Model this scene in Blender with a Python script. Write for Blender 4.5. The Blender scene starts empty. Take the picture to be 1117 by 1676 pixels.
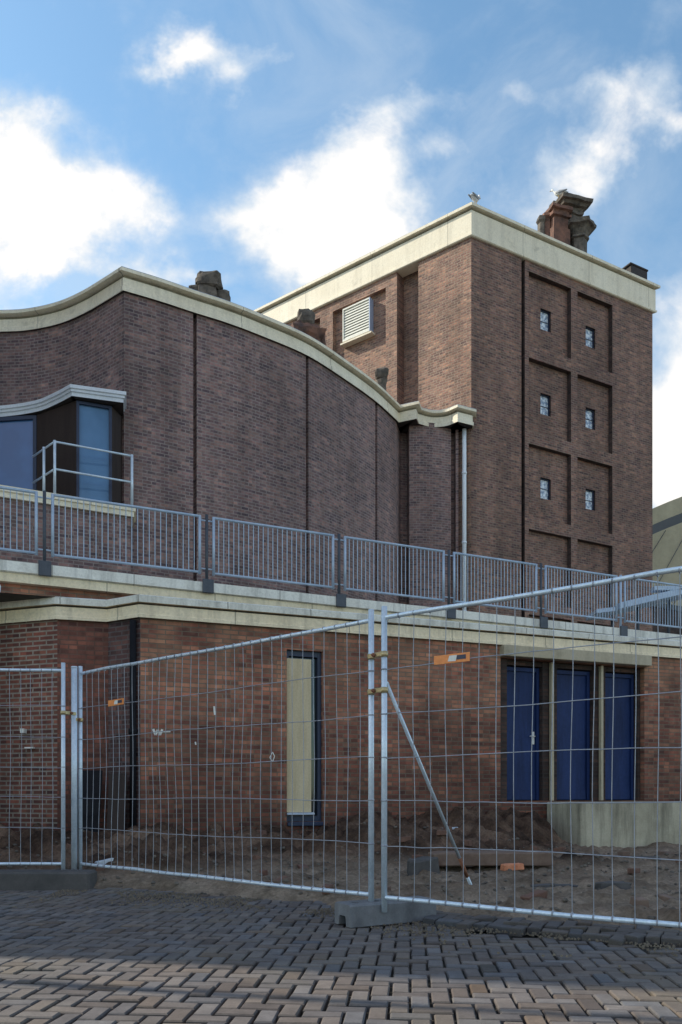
import bpy, math, random
from mathutils import Vector, noise as mnoise
random.seed(7)
sc = bpy.context.scene
COL = sc.collection
PI = math.pi
H = 0.9                                   # eye height above the paving

# ------------------------------------------------------------------ materials
def new_mat(name):
    m = bpy.data.materials.new(name); m.use_nodes = True
    nt = m.node_tree; b = nt.nodes['Principled BSDF']
    return m, nt, b
def N(nt, typ, **kw):
    n = nt.nodes.new(typ)
    for k, v in kw.items():
        if k.startswith('i_'): n.inputs[k[2:].replace('_', ' ')].default_value = v
        else: setattr(n, k, v)
    return n
def rgb(c): return (c[0], c[1], c[2], 1.0)
def ramp(nt, fac, stops):
    r = N(nt, 'ShaderNodeValToRGB'); e = r.color_ramp.elements
    while len(e) < len(stops): e.new(0.5)
    for el, (p, c) in zip(e, stops):
        el.position = p; el.color = rgb(c) if not isinstance(c, (int, float)) else (c, c, c, 1)
    nt.links.new(fac, r.inputs[0]); return r.outputs[0]
def mixc(nt, fac, a, b, mode='MIX'):
    n = N(nt, 'ShaderNodeMix', data_type='RGBA', blend_type=mode)
    for sock, v in ((n.inputs[0], fac), (n.inputs[6], a), (n.inputs[7], b)):
        if hasattr(v, 'links') or hasattr(v, 'is_linked'): nt.links.new(v, sock)
        elif isinstance(v, (int, float)): sock.default_value = v
        else: sock.default_value = rgb(v)
    return n.outputs[2]
def tex_noise(nt, vec, scale, detail=5, rough=0.6, stretch=None):
    if stretch:
        mp = N(nt, 'ShaderNodeMapping'); mp.inputs['Scale'].default_value = stretch
        nt.links.new(vec, mp.inputs[0]); vec = mp.outputs[0]
    n = N(nt, 'ShaderNodeTexNoise'); n.inputs['Scale'].default_value = scale
    n.inputs['Detail'].default_value = detail; n.inputs['Roughness'].default_value = rough
    nt.links.new(vec, n.inputs['Vector']); return n.outputs[0]
def bump(nt, b, h, strength=0.4, dist=0.01):
    n = N(nt, 'ShaderNodeBump'); n.inputs['Strength'].default_value = strength
    n.inputs['Distance'].default_value = dist
    nt.links.new(h, n.inputs['Height']); nt.links.new(n.outputs[0], b.inputs['Normal'])

def brick_mat(name, c1, c2, c3, mortar, msize=0.010, dirt=0.35, low_dark=0.0, pale=None, rows=0.064, bw=0.225, oddmix=0.75):
    m, nt, b = new_mat(name)
    uv = N(nt, 'ShaderNodeTexCoord'); obj = uv.outputs['Object']
    wob = N(nt, 'ShaderNodeTexNoise'); wob.inputs['Scale'].default_value = 6.0; wob.inputs['Detail'].default_value = 2
    nt.links.new(uv.outputs['UV'], wob.inputs['Vector'])
    wv = N(nt, 'ShaderNodeVectorMath', operation='MULTIPLY_ADD')
    nt.links.new(wob.outputs['Color'], wv.inputs[0]); wv.inputs[1].default_value = (0.008, 0.008, 0)
    nt.links.new(uv.outputs['UV'], wv.inputs[2])
    bt = N(nt, 'ShaderNodeTexBrick'); bt.offset = 0.5
    for k, v in (('Scale', 1.0), ('Mortar Size', msize), ('Mortar Smooth', 0.25), ('Bias', -0.1), ('Brick Width', bw), ('Row Height', rows)):
        bt.inputs[k].default_value = v
    bt.inputs['Color1'].default_value = rgb(c1); bt.inputs['Color2'].default_value = rgb(c2); bt.inputs['Mortar'].default_value = rgb(mortar)
    nt.links.new(wv.outputs[0], bt.inputs['Vector'])
    # single odd bricks: a second tone chosen brick by brick
    bs = N(nt, 'ShaderNodeTexBrick'); bs.offset = 0.5
    for k, v in (('Scale', 1.0), ('Mortar Size', 0.0), ('Brick Width', bw), ('Row Height', rows), ('Bias', -0.35)):
        bs.inputs[k].default_value = v
    bs.inputs['Color1'].default_value = (0, 0, 0, 1); bs.inputs['Color2'].default_value = (1, 1, 1, 1)
    off = N(nt, 'ShaderNodeVectorMath', operation='ADD'); off.inputs[1].default_value = (bw * 40, rows * 34, 0)
    nt.links.new(wv.outputs[0], off.inputs[0]); nt.links.new(off.outputs[0], bs.inputs['Vector'])
    inv = N(nt, 'ShaderNodeMath', operation='SUBTRACT'); inv.inputs[0].default_value = 1.0
    nt.links.new(bt.outputs['Fac'], inv.inputs[1])
    odd = N(nt, 'ShaderNodeMath', operation='MULTIPLY'); nt.links.new(bs.outputs['Color'], odd.inputs[0]); nt.links.new(inv.outputs[0], odd.inputs[1])
    odd2 = N(nt, 'ShaderNodeMath', operation='MULTIPLY'); nt.links.new(odd.outputs[0], odd2.inputs[0]); odd2.inputs[1].default_value = oddmix
    col = mixc(nt, odd2.outputs[0], bt.outputs['Color'], c3)
    sp = N(nt, 'ShaderNodeSeparateXYZ'); nt.links.new(wv.outputs[0], sp.inputs[0])
    def mm(op, a, b_=None):
        q = N(nt, 'ShaderNodeMath', operation=op)
        for i_, v_ in enumerate((a, b_)):
            if v_ is None: continue
            if isinstance(v_, (int, float)): q.inputs[i_].default_value = v_
            else: nt.links.new(v_, q.inputs[i_])
        return q.outputs[0]
    row = mm('FLOOR', mm('DIVIDE', sp.outputs[1], rows))
    half = mm('MULTIPLY', mm('FLOORED_MODULO' if False else 'MODULO', mm('ADD', row, 1000.0), 2.0), 0.5)
    coln = mm('FLOOR', mm('SUBTRACT', mm('DIVIDE', sp.outputs[0], bw), half))
    cb = N(nt, 'ShaderNodeCombineXYZ'); nt.links.new(coln, cb.inputs[0]); nt.links.new(row, cb.inputs[1])
    wn_ = N(nt, 'ShaderNodeTexWhiteNoise', noise_dimensions='2D'); nt.links.new(cb.outputs[0], wn_.inputs[0])
    bm_ = N(nt, 'ShaderNodeMix', data_type='RGBA', blend_type='MULTIPLY'); nt.links.new(inv.outputs[0], bm_.inputs[0]); nt.links.new(col, bm_.inputs[6])
    nt.links.new(ramp(nt, wn_.outputs[0], [(0.0, (0.60, 0.62, 0.66)), (0.5, (1.0, 0.98, 0.98)), (0.85, (1.22, 1.16, 1.10)), (1.0, (1.55, 1.42, 1.32))]), bm_.inputs[7]); col = bm_.outputs[2]
    n1 = tex_noise(nt, obj, 0.55, 6, 0.65)
    col = mixc(nt, 1.0, col, ramp(nt, n1, [(0.28, 1 - dirt*1.25), (0.5, 1.0), (0.72, 1.15)]), 'MULTIPLY')
    n3 = tex_noise(nt, uv.outputs['UV'], 7.0, 3, 0.7)
    col = mixc(nt, 1.0, col, ramp(nt, n3, [(0.3, 0.78), (0.7, 1.2)]), 'MULTIPLY')
    n2 = tex_noise(nt, obj, 1.0, 4, 0.6, (1.6, 1.6, 0.12))
    col = mixc(nt, 1.0, col, ramp(nt, n2, [(0.34, 0.74), (0.60, 1.06)]), 'MULTIPLY')
    if pale:                                              # paler orange-brown patches, stronger towards the eaves
        sx = N(nt, 'ShaderNodeSeparateXYZ'); nt.links.new(obj, sx.inputs[0])
        a = N(nt, 'ShaderNodeMapRange'); a.inputs[1].default_value = pale[0]; a.inputs[2].default_value = pale[1]; a.inputs[4].default_value = 0.55
        nt.links.new(sx.outputs[2], a.inputs[0])
        q = N(nt, 'ShaderNodeMath', operation='MULTIPLY'); nt.links.new(a.outputs[0], q.inputs[0])
        nt.links.new(ramp(nt, tex_noise(nt, obj, 1.4, 4, 0.6), [(0.38, 0.0), (0.66, 1.0)]), q.inputs[1])
        col = mixc(nt, q.outputs[0], col, mixc(nt, bt.outputs['Fac'], pale[2], mortar))
    if low_dark:  # darker towards the foot of the wall, edge broken up by noise
        sx = N(nt, 'ShaderNodeSeparateXYZ'); nt.links.new(obj, sx.inputs[0])
        ns = N(nt, 'ShaderNodeMath', operation='MULTIPLY_ADD'); nt.links.new(tex_noise(nt, obj, 2.2, 4), ns.inputs[0]); ns.inputs[1].default_value = -1.1
        nt.links.new(sx.outputs[2], ns.inputs[2])
        a = N(nt, 'ShaderNodeMapRange'); a.inputs[1].default_value = -0.3; a.inputs[2].default_value = 1.7; a.inputs[3].default_value = 1 - low_dark; a.inputs[4].default_value = 1.0
        nt.links.new(ns.outputs[0], a.inputs[0]); col = mixc(nt, 1.0, col, a.outputs[0], 'MULTIPLY')
    nt.links.new(col, b.inputs['Base Color']); b.inputs['Roughness'].default_value = 0.88
    hh = N(nt, 'ShaderNodeMath', operation='MULTIPLY_ADD'); nt.links.new(n3, hh.inputs[0]); hh.inputs[1].default_value = 0.5
    nt.links.new(inv.outputs[0], hh.inputs[2]); bump(nt, b, hh.outputs[0], 0.7, 0.006)
    return m

def mottled(name, c1, c2, scale=3.0, rough=0.8, stretch=None, fine=40.0, metallic=0.0, bmp=0.2, streak=0.0, spec=0.5, joint=0.0):
    m, nt, b = new_mat(name)
    tc = N(nt, 'ShaderNodeTexCoord').outputs['Object']
    col = ramp(nt, tex_noise(nt, tc, scale, 6, 0.65, stretch), [(0.3, c1), (0.7, c2)])
    fn = tex_noise(nt, tc, fine, 3, 0.7)
    col = mixc(nt, 1.0, col, ramp(nt, fn, [(0.25, 0.86), (0.75, 1.1)]), 'MULTIPLY')
    if streak:
        st = tex_noise(nt, tc, 1.0, 5, 0.7, (5.0, 5.0, 0.5))
        col = mixc(nt, 1.0, col, ramp(nt, st, [(0.34, 1 - streak), (0.52, 1.0)]), 'MULTIPLY')
    if joint:
        us = N(nt, 'ShaderNodeSeparateXYZ'); nt.links.new(N(nt, 'ShaderNodeTexCoord').outputs['UV'], us.inputs[0])
        d1 = N(nt, 'ShaderNodeMath', operation='DIVIDE'); nt.links.new(us.outputs[0], d1.inputs[0]); d1.inputs[1].default_value = joint
        fr = N(nt, 'ShaderNodeMath', operation='FRACT'); nt.links.new(d1.outputs[0], fr.inputs[0])
        lt = N(nt, 'ShaderNodeMath', operation='LESS_THAN'); nt.links.new(fr.outputs[0], lt.inputs[0]); lt.inputs[1].default_value = 0.016/joint
        jm = N(nt, 'ShaderNodeMath', operation='MULTIPLY'); nt.links.new(lt.outputs[0], jm.inputs[0]); jm.inputs[1].default_value = 0.55
        col = mixc(nt, jm.outputs[0], col, (0.10, 0.085, 0.06))
        alg = tex_noise(nt, tc, 0.8, 6, 0.75, (2.2, 2.2, 3.0))
        col = mixc(nt, ramp(nt, alg, [(0.55, 0.0), (0.78, 0.5)]), col, (0.17, 0.15, 0.095))
    nt.links.new(col, b.inputs['Base Color']); b.inputs['Roughness'].default_value = rough; b.inputs['Metallic'].default_value = metallic
    b.inputs['Specular IOR Level'].default_value = spec
    if bmp: bump(nt, b, fn, bmp, 0.004)
    return m

def attr_mat(name, rough=0.85, c1=(0.5, 0.5, 0.5), c2=(1, 1, 1), scale=9.0, bmp=0.5):
    m, nt, b = new_mat(name)
    at = N(nt, 'ShaderNodeAttribute'); at.attribute_name = 'tone'
    tc = N(nt, 'ShaderNodeTexCoord').outputs['Object']
    col = mixc(nt, 1.0, at.outputs['Color'], ramp(nt, tex_noise(nt, tc, scale, 5, 0.7), [(0.3, c1), (0.7, c2)]), 'MULTIPLY')
    big = tex_noise(nt, tc, 0.9, 4, 0.6)
    col = mixc(nt, ramp(nt, big, [(0.5, 0.0), (0.72, 0.55)]), col, (0.17, 0.145, 0.105))
    fn = tex_noise(nt, tc, 90.0, 3, 0.7)
    col = mixc(nt, 1.0, col, ramp(nt, fn, [(0.25, 0.8), (0.75, 1.15)]), 'MULTIPLY')
    nt.links.new(col, b.inputs['Base Color']); b.inputs['Roughness'].default_value = rough
    bump(nt, b, fn, bmp, 0.003)
    return m

def glass_mat(name, col, rough=0.06, blot=None):
    m, nt, b = new_mat(name)
    tc = N(nt, 'ShaderNodeTexCoord').outputs['Object']
    n = tex_noise(nt, tc, 1.2 if not blot else 12.0, 3, 0.6)
    c = ramp(nt, n, [(0.4, col), (0.6, blot or [x * 1.25 for x in col])])
    nt.links.new(c, b.inputs['Base Color']); b.inputs['Roughness'].default_value = rough
    b.inputs['Specular IOR Level'].default_value = 0.6; b.inputs['IOR'].default_value = 1.5
    w = N(nt, 'ShaderNodeBump'); w.inputs['Strength'].default_value = 0.06; w.inputs['Distance'].default_value = 0.05
    nt.links.new(tex_noise(nt, tc, 1.5, 2), w.inputs['Height']); nt.links.new(w.outputs[0], b.inputs['Normal'])
    return m

def soil_mat(name):
    m, nt, b = new_mat(name)
    tc = N(nt, 'ShaderNodeTexCoord').outputs['Object']
    sx = N(nt, 'ShaderNodeSeparateXYZ'); nt.links.new(tc, sx.inputs[0])
    col = ramp(nt, tex_noise(nt, tc, 1.3, 8, 0.7), [(0.34, (0.026, 0.016, 0.011)), (0.5, (0.100, 0.062, 0.042)), (0.68, (0.24, 0.16, 0.11))])
    flat = ramp(nt, tex_noise(nt, tc, 2.2, 8, 0.7), [(0.33, (0.13, 0.095, 0.065)), (0.65, (0.36, 0.28, 0.205))])
    mr = N(nt, 'ShaderNodeMapRange'); mr.inputs[1].default_value = 0.20; mr.inputs[2].default_value = 0.05
    nt.links.new(sx.outputs[2], mr.inputs[0])
    col = mixc(nt, mr.outputs[0], col, flat)
    fn = tex_noise(nt, tc, 28.0, 5, 0.75)
    col = mixc(nt, 1.0, col, ramp(nt, fn, [(0.28, 0.55), (0.72, 1.3)]), 'MULTIPLY')
    nt.links.new(col, b.inputs['Base Color']); b.inputs['Roughness'].default_value = 0.95
    b.inputs['Specular IOR Level'].default_value = 0.15
    bump(nt, b, fn, 0.9, 0.02)
    return m

M = {}
M['hall_brick'] = brick_mat('hall_brick', (0.235, 0.138, 0.128), (0.135, 0.092, 0.104), (0.36, 0.25, 0.20), (0.27, 0.215, 0.195), dirt=0.25, bw=0.17, oddmix=0.5)
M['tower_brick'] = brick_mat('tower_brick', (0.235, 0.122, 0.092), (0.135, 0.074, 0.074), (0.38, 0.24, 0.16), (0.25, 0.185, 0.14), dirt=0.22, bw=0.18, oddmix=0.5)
M['tower_brick_sunlit'] = brick_mat('tower_brick_sunlit', (0.32, 0.175, 0.125), (0.21, 0.118, 0.10), (0.46, 0.31, 0.21), (0.32, 0.24, 0.18), dirt=0.2, bw=0.18, oddmix=0.5)  # paler copy of the tower brick; sunlight on the left face put into the colour
M['annex_brick'] = brick_mat('annex_brick', (0.34, 0.125, 0.08), (0.18, 0.072, 0.054), (0.48, 0.25, 0.15), (0.235, 0.165, 0.115), msize=0.009, dirt=0.42, low_dark=0.62, pale=(1.9, 3.1, (0.56, 0.31, 0.175)))
M['annex_brick_left'] = brick_mat('annex_brick_left', (0.23, 0.078, 0.056), (0.125, 0.050, 0.042), (0.30, 0.13, 0.085), (0.33, 0.275, 0.225), msize=0.012, dirt=0.35, low_dark=0.5)
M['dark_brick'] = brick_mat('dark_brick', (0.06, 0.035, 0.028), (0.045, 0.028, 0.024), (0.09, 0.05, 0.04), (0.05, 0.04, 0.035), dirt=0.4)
M['shaded_jamb_brick'] = brick_mat('shaded_jamb_brick', (0.075, 0.045, 0.04), (0.05, 0.034, 0.032), (0.12, 0.075, 0.06), (0.06, 0.048, 0.042), dirt=0.3)  # darkened brick for the recess jambs, their shade put into the colour
M['return_brick'] = brick_mat('return_brick', (0.13, 0.062, 0.055), (0.08, 0.045, 0.046), (0.18, 0.09, 0.07), (0.14, 0.115, 0.11), dirt=0.35, low_dark=0.5)
M['niche_brick'] = brick_mat('niche_brick', (0.24, 0.085, 0.058), (0.15, 0.06, 0.046), (0.28, 0.12, 0.08), (0.17, 0.09, 0.065), dirt=0.4, low_dark=0.6)
M['cream_warm'] = mottled('warm_cream_paint', (0.84, 0.70, 0.47), (0.93, 0.80, 0.57), 1.4, 0.6, fine=25, bmp=0.1, streak=0.22, joint=1.7)
M['far_brick'] = brick_mat('far_brick', (0.16, 0.09, 0.07), (0.11, 0.07, 0.06), (0.2, 0.13, 0.1), (0.16, 0.13, 0.11), dirt=0.3)
M['cream'] = mottled('cream_paint', (0.80, 0.71, 0.53), (0.90, 0.82, 0.64), 1.4, 0.6, fine=25, bmp=0.1, streak=0.14, joint=2.4)
M['white_strip'] = mottled('white_coping', (0.76, 0.73, 0.64), (0.88, 0.86, 0.77), 2.0, 0.65, fine=30, bmp=0.15, streak=0.32, joint=1.2)
M['olive_trim'] = mottled('olive_trim', (0.22, 0.20, 0.14), (0.34, 0.31, 0.22), 2.5, 0.8, fine=30, streak=0.3)
M['lead'] = mottled('lead_roof_edge', (0.30, 0.31, 0.32), (0.46, 0.47, 0.48), 3.0, 0.5, metallic=0.2, fine=30, streak=0.15)
M['roof_felt'] = mottled('roof_felt', (0.06, 0.06, 0.06), (0.12, 0.12, 0.12), 2.0, 0.9)
M['canopy_white'] = mottled('canopy_white', (0.58, 0.62, 0.68), (0.72, 0.76, 0.80), 2.0, 0.45, bmp=0.05)
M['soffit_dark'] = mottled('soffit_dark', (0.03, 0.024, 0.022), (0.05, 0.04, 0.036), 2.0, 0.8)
M['brown_panel'] = mottled('brown_panel', (0.030, 0.020, 0.018), (0.048, 0.033, 0.028), 2.0, 0.7, stretch=(3, 3, 0.4), spec=0.25)
M['navy_frame'] = mottled('navy_frame', (0.012, 0.022, 0.055), (0.02, 0.035, 0.08), 4.0, 0.45, bmp=0.05)
M['door_blue'] = mottled('door_blue', (0.009, 0.024, 0.092), (0.017, 0.040, 0.14), 1.6, 0.55, stretch=(2, 2, 0.6), fine=20, bmp=0.06, streak=0.35, spec=0.25)
M['galv'] = mottled('galvanised_steel', (0.55, 0.64, 0.73), (0.72, 0.80, 0.88), 9.0, 0.36, metallic=0.3, fine=60, bmp=0.05)
M['galv_wire'] = mottled('galvanised_wire', (0.26, 0.27, 0.31), (0.40, 0.41, 0.45), 9.0, 0.5, metallic=0.3, fine=60, bmp=0)
M['rail_steel'] = mottled('railing_steel', (0.36, 0.45, 0.57), (0.50, 0.60, 0.72), 6.0, 0.45, metallic=0.2, fine=60, bmp=0.05)
M['rail_dark'] = mottled('railing_bracket', (0.05, 0.06, 0.075), (0.09, 0.10, 0.12), 6.0, 0.55, metallic=0.2)
M['pipe_white'] = mottled('pipe_white', (0.78, 0.84, 0.90), (0.88, 0.92, 0.96), 5.0, 0.4, bmp=0.03)
M['brass'] = mottled('clamp_zinc_yellow', (0.42, 0.32, 0.16), (0.62, 0.50, 0.28), 30.0, 0.4, metallic=0.5, bmp=0.05)
M['orange'] = mottled('orange_plate', (0.78, 0.24, 0.05), (0.86, 0.30, 0.08), 6.0, 0.5, bmp=0)
M['white_paint'] = mottled('white_paint', (0.70, 0.69, 0.63), (0.82, 0.80, 0.74), 5.0, 0.55, bmp=0.05)
M['plate_dark'] = mottled('plate_dark', (0.02, 0.022, 0.05), (0.05, 0.055, 0.09), 8.0, 0.5, bmp=0)
M['plywood'] = mottled('plywood', (0.50, 0.40, 0.24), (0.66, 0.55, 0.36), 1.6, 0.75, stretch=(6, 6, 0.7), fine=50, bmp=0.15)
M['sill_blue'] = mottled('sill_blue', (0.40, 0.47, 0.58), (0.52, 0.58, 0.68), 4.0, 0.5)
M['concrete'] = mottled('concrete', (0.12, 0.122, 0.13), (0.225, 0.23, 0.24), 5.0, 0.9, fine=70, bmp=0.5, streak=0.15)
M['plinth'] = mottled('weathered_concrete', (0.36, 0.32, 0.23), (0.54, 0.49, 0.37), 2.2, 0.92, fine=50, bmp=0.5, streak=0.45)
M['kerb'] = mottled('kerb_stone', (0.055, 0.052, 0.05), (0.11, 0.10, 0.095), 4.0, 0.85, fine=60, bmp=0.4)
M['stone'] = mottled('weathered_stone', (0.04, 0.034, 0.03), (0.21, 0.175, 0.14), 5.5, 0.95, fine=18, bmp=0.8)
M['terracotta'] = mottled('terracotta', (0.06, 0.04, 0.035), (0.27, 0.13, 0.085), 4.0, 0.9, fine=22, bmp=0.7)
M['black'] = mottled('black_plastic', (0.007, 0.007, 0.010), (0.013, 0.013, 0.016), 5.0, 0.8, spec=0.2)
M['louvre'] = mottled('louvre_white', (0.70, 0.69, 0.60), (0.80, 0.79, 0.70), 3.0, 0.5, bmp=0.03)
M['louvre_side'] = mottled('louvre_side', (0.30, 0.38, 0.52), (0.40, 0.48, 0.62), 3.0, 0.5, bmp=0.03)
M['khaki'] = mottled('khaki_cladding', (0.33, 0.29, 0.19), (0.43, 0.38, 0.26), 0.5, 0.7, stretch=(1, 1, 0.3), fine=3, bmp=0)
M['band_dark'] = mottled('dark_band', (0.05, 0.055, 0.06), (0.08, 0.085, 0.09), 0.5, 0.5)
M['feather_white'] = mottled('white_feathers', (0.66, 0.66, 0.64), (0.8, 0.8, 0.78), 20.0, 0.8)
M['feather_grey'] = mottled('grey_feathers', (0.28, 0.29, 0.31), (0.38, 0.39, 0.41), 20.0, 0.8)
M['beak'] = mottled('beak_yellow', (0.55, 0.36, 0.06), (0.62, 0.42, 0.1), 20.0, 0.6)
M['orange_brick'] = mottled('orange_brick', (0.50, 0.17, 0.08), (0.68, 0.28, 0.15), 12.0, 0.9, bmp=0.5)
M['rubble'] = mottled('broken_brick', (0.10, 0.052, 0.038), (0.21, 0.115, 0.08), 7.0, 0.95, fine=40, bmp=0.7)
M['rust'] = mottled('rusty_steel', (0.16, 0.06, 0.03), (0.32, 0.14, 0.08), 12.0, 0.8, bmp=0.3)
M['slab'] = mottled('broken_slab', (0.12, 0.075, 0.055), (0.23, 0.16, 0.12), 4.0, 0.95, fine=30, bmp=0.7)
M['scrap'] = mottled('plastic_scrap', (0.45, 0.52, 0.6), (0.65, 0.7, 0.75), 8.0, 0.5)
M['glass_blue'] = glass_mat('blue_glass', (0.045, 0.125, 0.29), 0.2)
M['glass_tall'] = glass_mat('tall_glass', (0.085, 0.165, 0.29), 0.08)
M['glass_lead'] = glass_mat('leaded_glass', (0.20, 0.26, 0.36), 0.25, (0.80, 0.85, 0.88))
M['glass_dark'] = glass_mat('dark_glass', (0.012, 0.016, 0.024), 0.08)
M['paver'] = attr_mat('concrete_pavers', c1=(0.66, 0.64, 0.62), c2=(1.1, 1.08, 1.04))
M['soil'] = soil_mat('soil')
M['soil_crumb'] = mottled('soil_crumb', (0.09, 0.07, 0.05), (0.22, 0.18, 0.13), 3.0, 0.95, fine=60)
M['ground'] = mottled('far_ground', (0.10, 0.09, 0.07), (0.2, 0.17, 0.13), 0.8, 0.95, fine=9)
M['joint_sand'] = mottled('joint_sand', (0.035, 0.03, 0.025), (0.07, 0.06, 0.045), 6.0, 1.0)

# ------------------------------------------------------------------ mesh building
class MB:
    def __init__(s): s.v = []; s.f = []; s.uv = []; s.m = []; s.sm = []; s.tone = []
    def face(s, pts, uv=None, mi=0, smooth=False, tone=None):
        b = len(s.v); s.v += [tuple(p) for p in pts]; s.f.append(list(range(b, b + len(pts))))
        s.uv.append(uv or [(0, 0)] * len(pts)); s.m.append(mi); s.sm.append(smooth); s.tone.append(tone or (1, 1, 1))
    def rings(s, rings, cap=True, smooth=True, mi=0, closed=True):
        b = len(s.v); n = len(rings[0])
        for r in rings: s.v += [tuple(p) for p in r]
        for i in range(len(rings) - 1):
            for k in range(n if closed else n - 1):
                k2 = (k + 1) % n
                s._f([b + i*n + k, b + i*n + k2, b + (i+1)*n + k2, b + (i+1)*n + k], smooth, mi)
        if cap:
            s._f([b + k for k in range(n)][::-1], False, mi); s._f([b + (len(rings)-1)*n + k for k in range(n)], False, mi)
    def _f(s, idx, smooth, mi):
        s.f.append(idx); s.uv.append([(0, 0)] * len(idx)); s.m.append(mi); s.sm.append(smooth); s.tone.append((1, 1, 1))
    def tube(s, pts, r, n=8, cap=True, mi=0, radii=None):
        pts = [Vector(p) for p in pts]; rs = []
        ref = None
        for i, p in enumerate(pts):
            a = pts[max(i-1, 0)]; c = pts[min(i+1, len(pts)-1)]; t = (c - a).normalized()
            if ref is None: ref = Vector((0, 0, 1)) if abs(t.z) < 0.9 else Vector((1, 0, 0))
            x = ref - t * ref.dot(t); x.normalize(); y = t.cross(x); ref = x
            rr = radii[i] if radii else r
            rs.append([p + (x * math.cos(2*PI*k/n) + y * math.sin(2*PI*k/n)) * rr for k in range(n)])
        s.rings(rs, cap, True, mi)
    def box(s, o, ex, ey, ez, mi=0, bev=0.0):
        """box with corner o and edge vectors ex, ey, ez; bev cuts the top/vertical edges a little"""
        o = Vector(o); ex = Vector(ex); ey = Vector(ey); ez = Vector(ez)
        if bev:
            lx, ly, lz = ex.length, ey.length, ez.length
            ux, uy, uz = ex/lx, ey/ly, ez/lz; c = o + (ex+ey+ez)/2
            def sq(hx, hy, z, cut):
                pts = [(-hx+cut, -hy), (hx-cut, -hy), (hx, -hy+cut), (hx, hy-cut), (hx-cut, hy), (-hx+cut, hy), (-hx, hy-cut), (-hx, -hy+cut)]
                return [c + ux*a + uy*b_ + uz*z for a, b_ in pts]
            hx, hy, hz = lx/2, ly/2, lz/2
            s.rings([sq(hx-bev, hy-bev, -hz, bev*0.6), sq(hx, hy, -hz+bev, bev), sq(hx, hy, hz-bev, bev), sq(hx-bev, hy-bev, hz, bev*0.6)], True, False, mi)
            return
        P = [o, o+ex, o+ex+ey, o+ey, o+ez, o+ex+ez, o+ex+ey+ez, o+ey+ez]
        b = len(s.v); s.v += [tuple(p) for p in P]
        for q in ((3, 2, 1, 0), (4, 5, 6, 7), (0, 1, 5, 4), (1, 2, 6, 5), (2, 3, 7, 6), (3, 0, 4, 7)):
            s._f([b + k for k in q], False, mi)
        lx, ly, lz = ex.length, ey.length, ez.length
        dims = [(lx, ly), (lx, ly), (lx, lz), (ly, lz), (lx, lz), (ly, lz)]
        for k, (a, c) in enumerate(dims): s.uv[-6 + k] = [(0, 0), (a, 0), (a, c), (0, c)]
    def wall(s, pts, z0, z1, u0=0.0, mi=0, smooth=False):
        u = u0
        for a, c in zip(pts[:-1], pts[1:]):
            L = math.hypot(c[0]-a[0], c[1]-a[1])
            s.face([(a[0], a[1], z0), (c[0], c[1], z0), (c[0], c[1], z1), (a[0], a[1], z1)], [(u, z0), (u+L, z0), (u+L, z1), (u, z1)], mi, smooth)
            u += L
        return u
    def build(s, name, mats, parent=None, merge=False):
        me = bpy.data.meshes.new(name); me.from_pydata(s.v, [], s.f); me.update()
        if not isinstance(mats, (list, tuple)): mats = [mats]
        for m in mats: me.materials.append(m)
        uvl = me.uv_layers.new(name='UVMap'); flat = [c for f in s.uv for uv in f for c in uv]
        uvl.data.foreach_set('uv', flat)
        me.polygons.foreach_set('material_index', s.m); me.polygons.foreach_set('use_smooth', s.sm)
        if any(t != (1, 1, 1) for t in s.tone):
            ca = me.color_attributes.new('tone', 'FLOAT_COLOR', 'CORNER')
            flat = []
            for f, t in zip(s.f, s.tone): flat += [t[0], t[1], t[2], 1.0] * len(f)
            ca.data.foreach_set('color', flat)
        o = bpy.data.objects.new(name, me); COL.objects.link(o)
        if parent is not None: o.parent = parent; o.matrix_parent_inverse = parent.matrix_world.inverted()
        return o

def tag(o, label=None, cat=None, group=None, kind=None):
    if label: o['label'] = label
    if cat: o['category'] = cat
    if group: o['group'] = group
    if kind: o['kind'] = kind
    return o
def empty(name, loc, label=None, cat=None, group=None, rz=0.0):
    o = bpy.data.objects.new(name, None); COL.objects.link(o); o.location = loc; o.rotation_euler.z = rz
    o.empty_display_size = 0.2
    bpy.context.view_layer.update()
    return tag(o, label, cat, group)

def miter(pts, off, closed=False):
    """shift a plan polyline outwards (to its right-hand side, travelling left to right as the camera sees it)"""
    n = len(pts); out = []
    for i in range(n):
        ns = []
        for a, b in ((i-1, i), (i, i+1)):
            if closed: a %= n; b %= n
            if 0 <= a < n and 0 <= b < n:
                dx, dy = pts[b][0]-pts[a][0], pts[b][1]-pts[a][1]; L = math.hypot(dx, dy) or 1e-9
                ns.append((dy/L, -dx/L))
        nx = sum(q[0] for q in ns)/len(ns); ny = sum(q[1] for q in ns)/len(ns); l2 = max(nx*nx + ny*ny, 0.3)
        out.append((pts[i][0] + off*nx/l2, pts[i][1] + off*ny/l2))
    return out
def sweep(mb, pts, prof, mis=None, closed=False, caps=True):
    lines = [[(x, y, z) for x, y in miter(pts, o, closed)] for o, z in prof]
    n = len(pts)
    for j in range(len(prof) - 1):
        u = 0.3
        for i in range(n if closed else n - 1):
            k = (i + 1) % n; L = math.hypot(pts[k][0]-pts[i][0], pts[k][1]-pts[i][1])
            mb.face([lines[j][i], lines[j][k], lines[j+1][k], lines[j+1][i]], [(u, 0), (u+L, 0), (u+L, 1), (u, 1)], mis[j] if mis else 0)
            u += L
    if caps and not closed:
        mb.face([l[0] for l in lines]); mb.face([l[-1] for l in lines][::-1])
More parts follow.
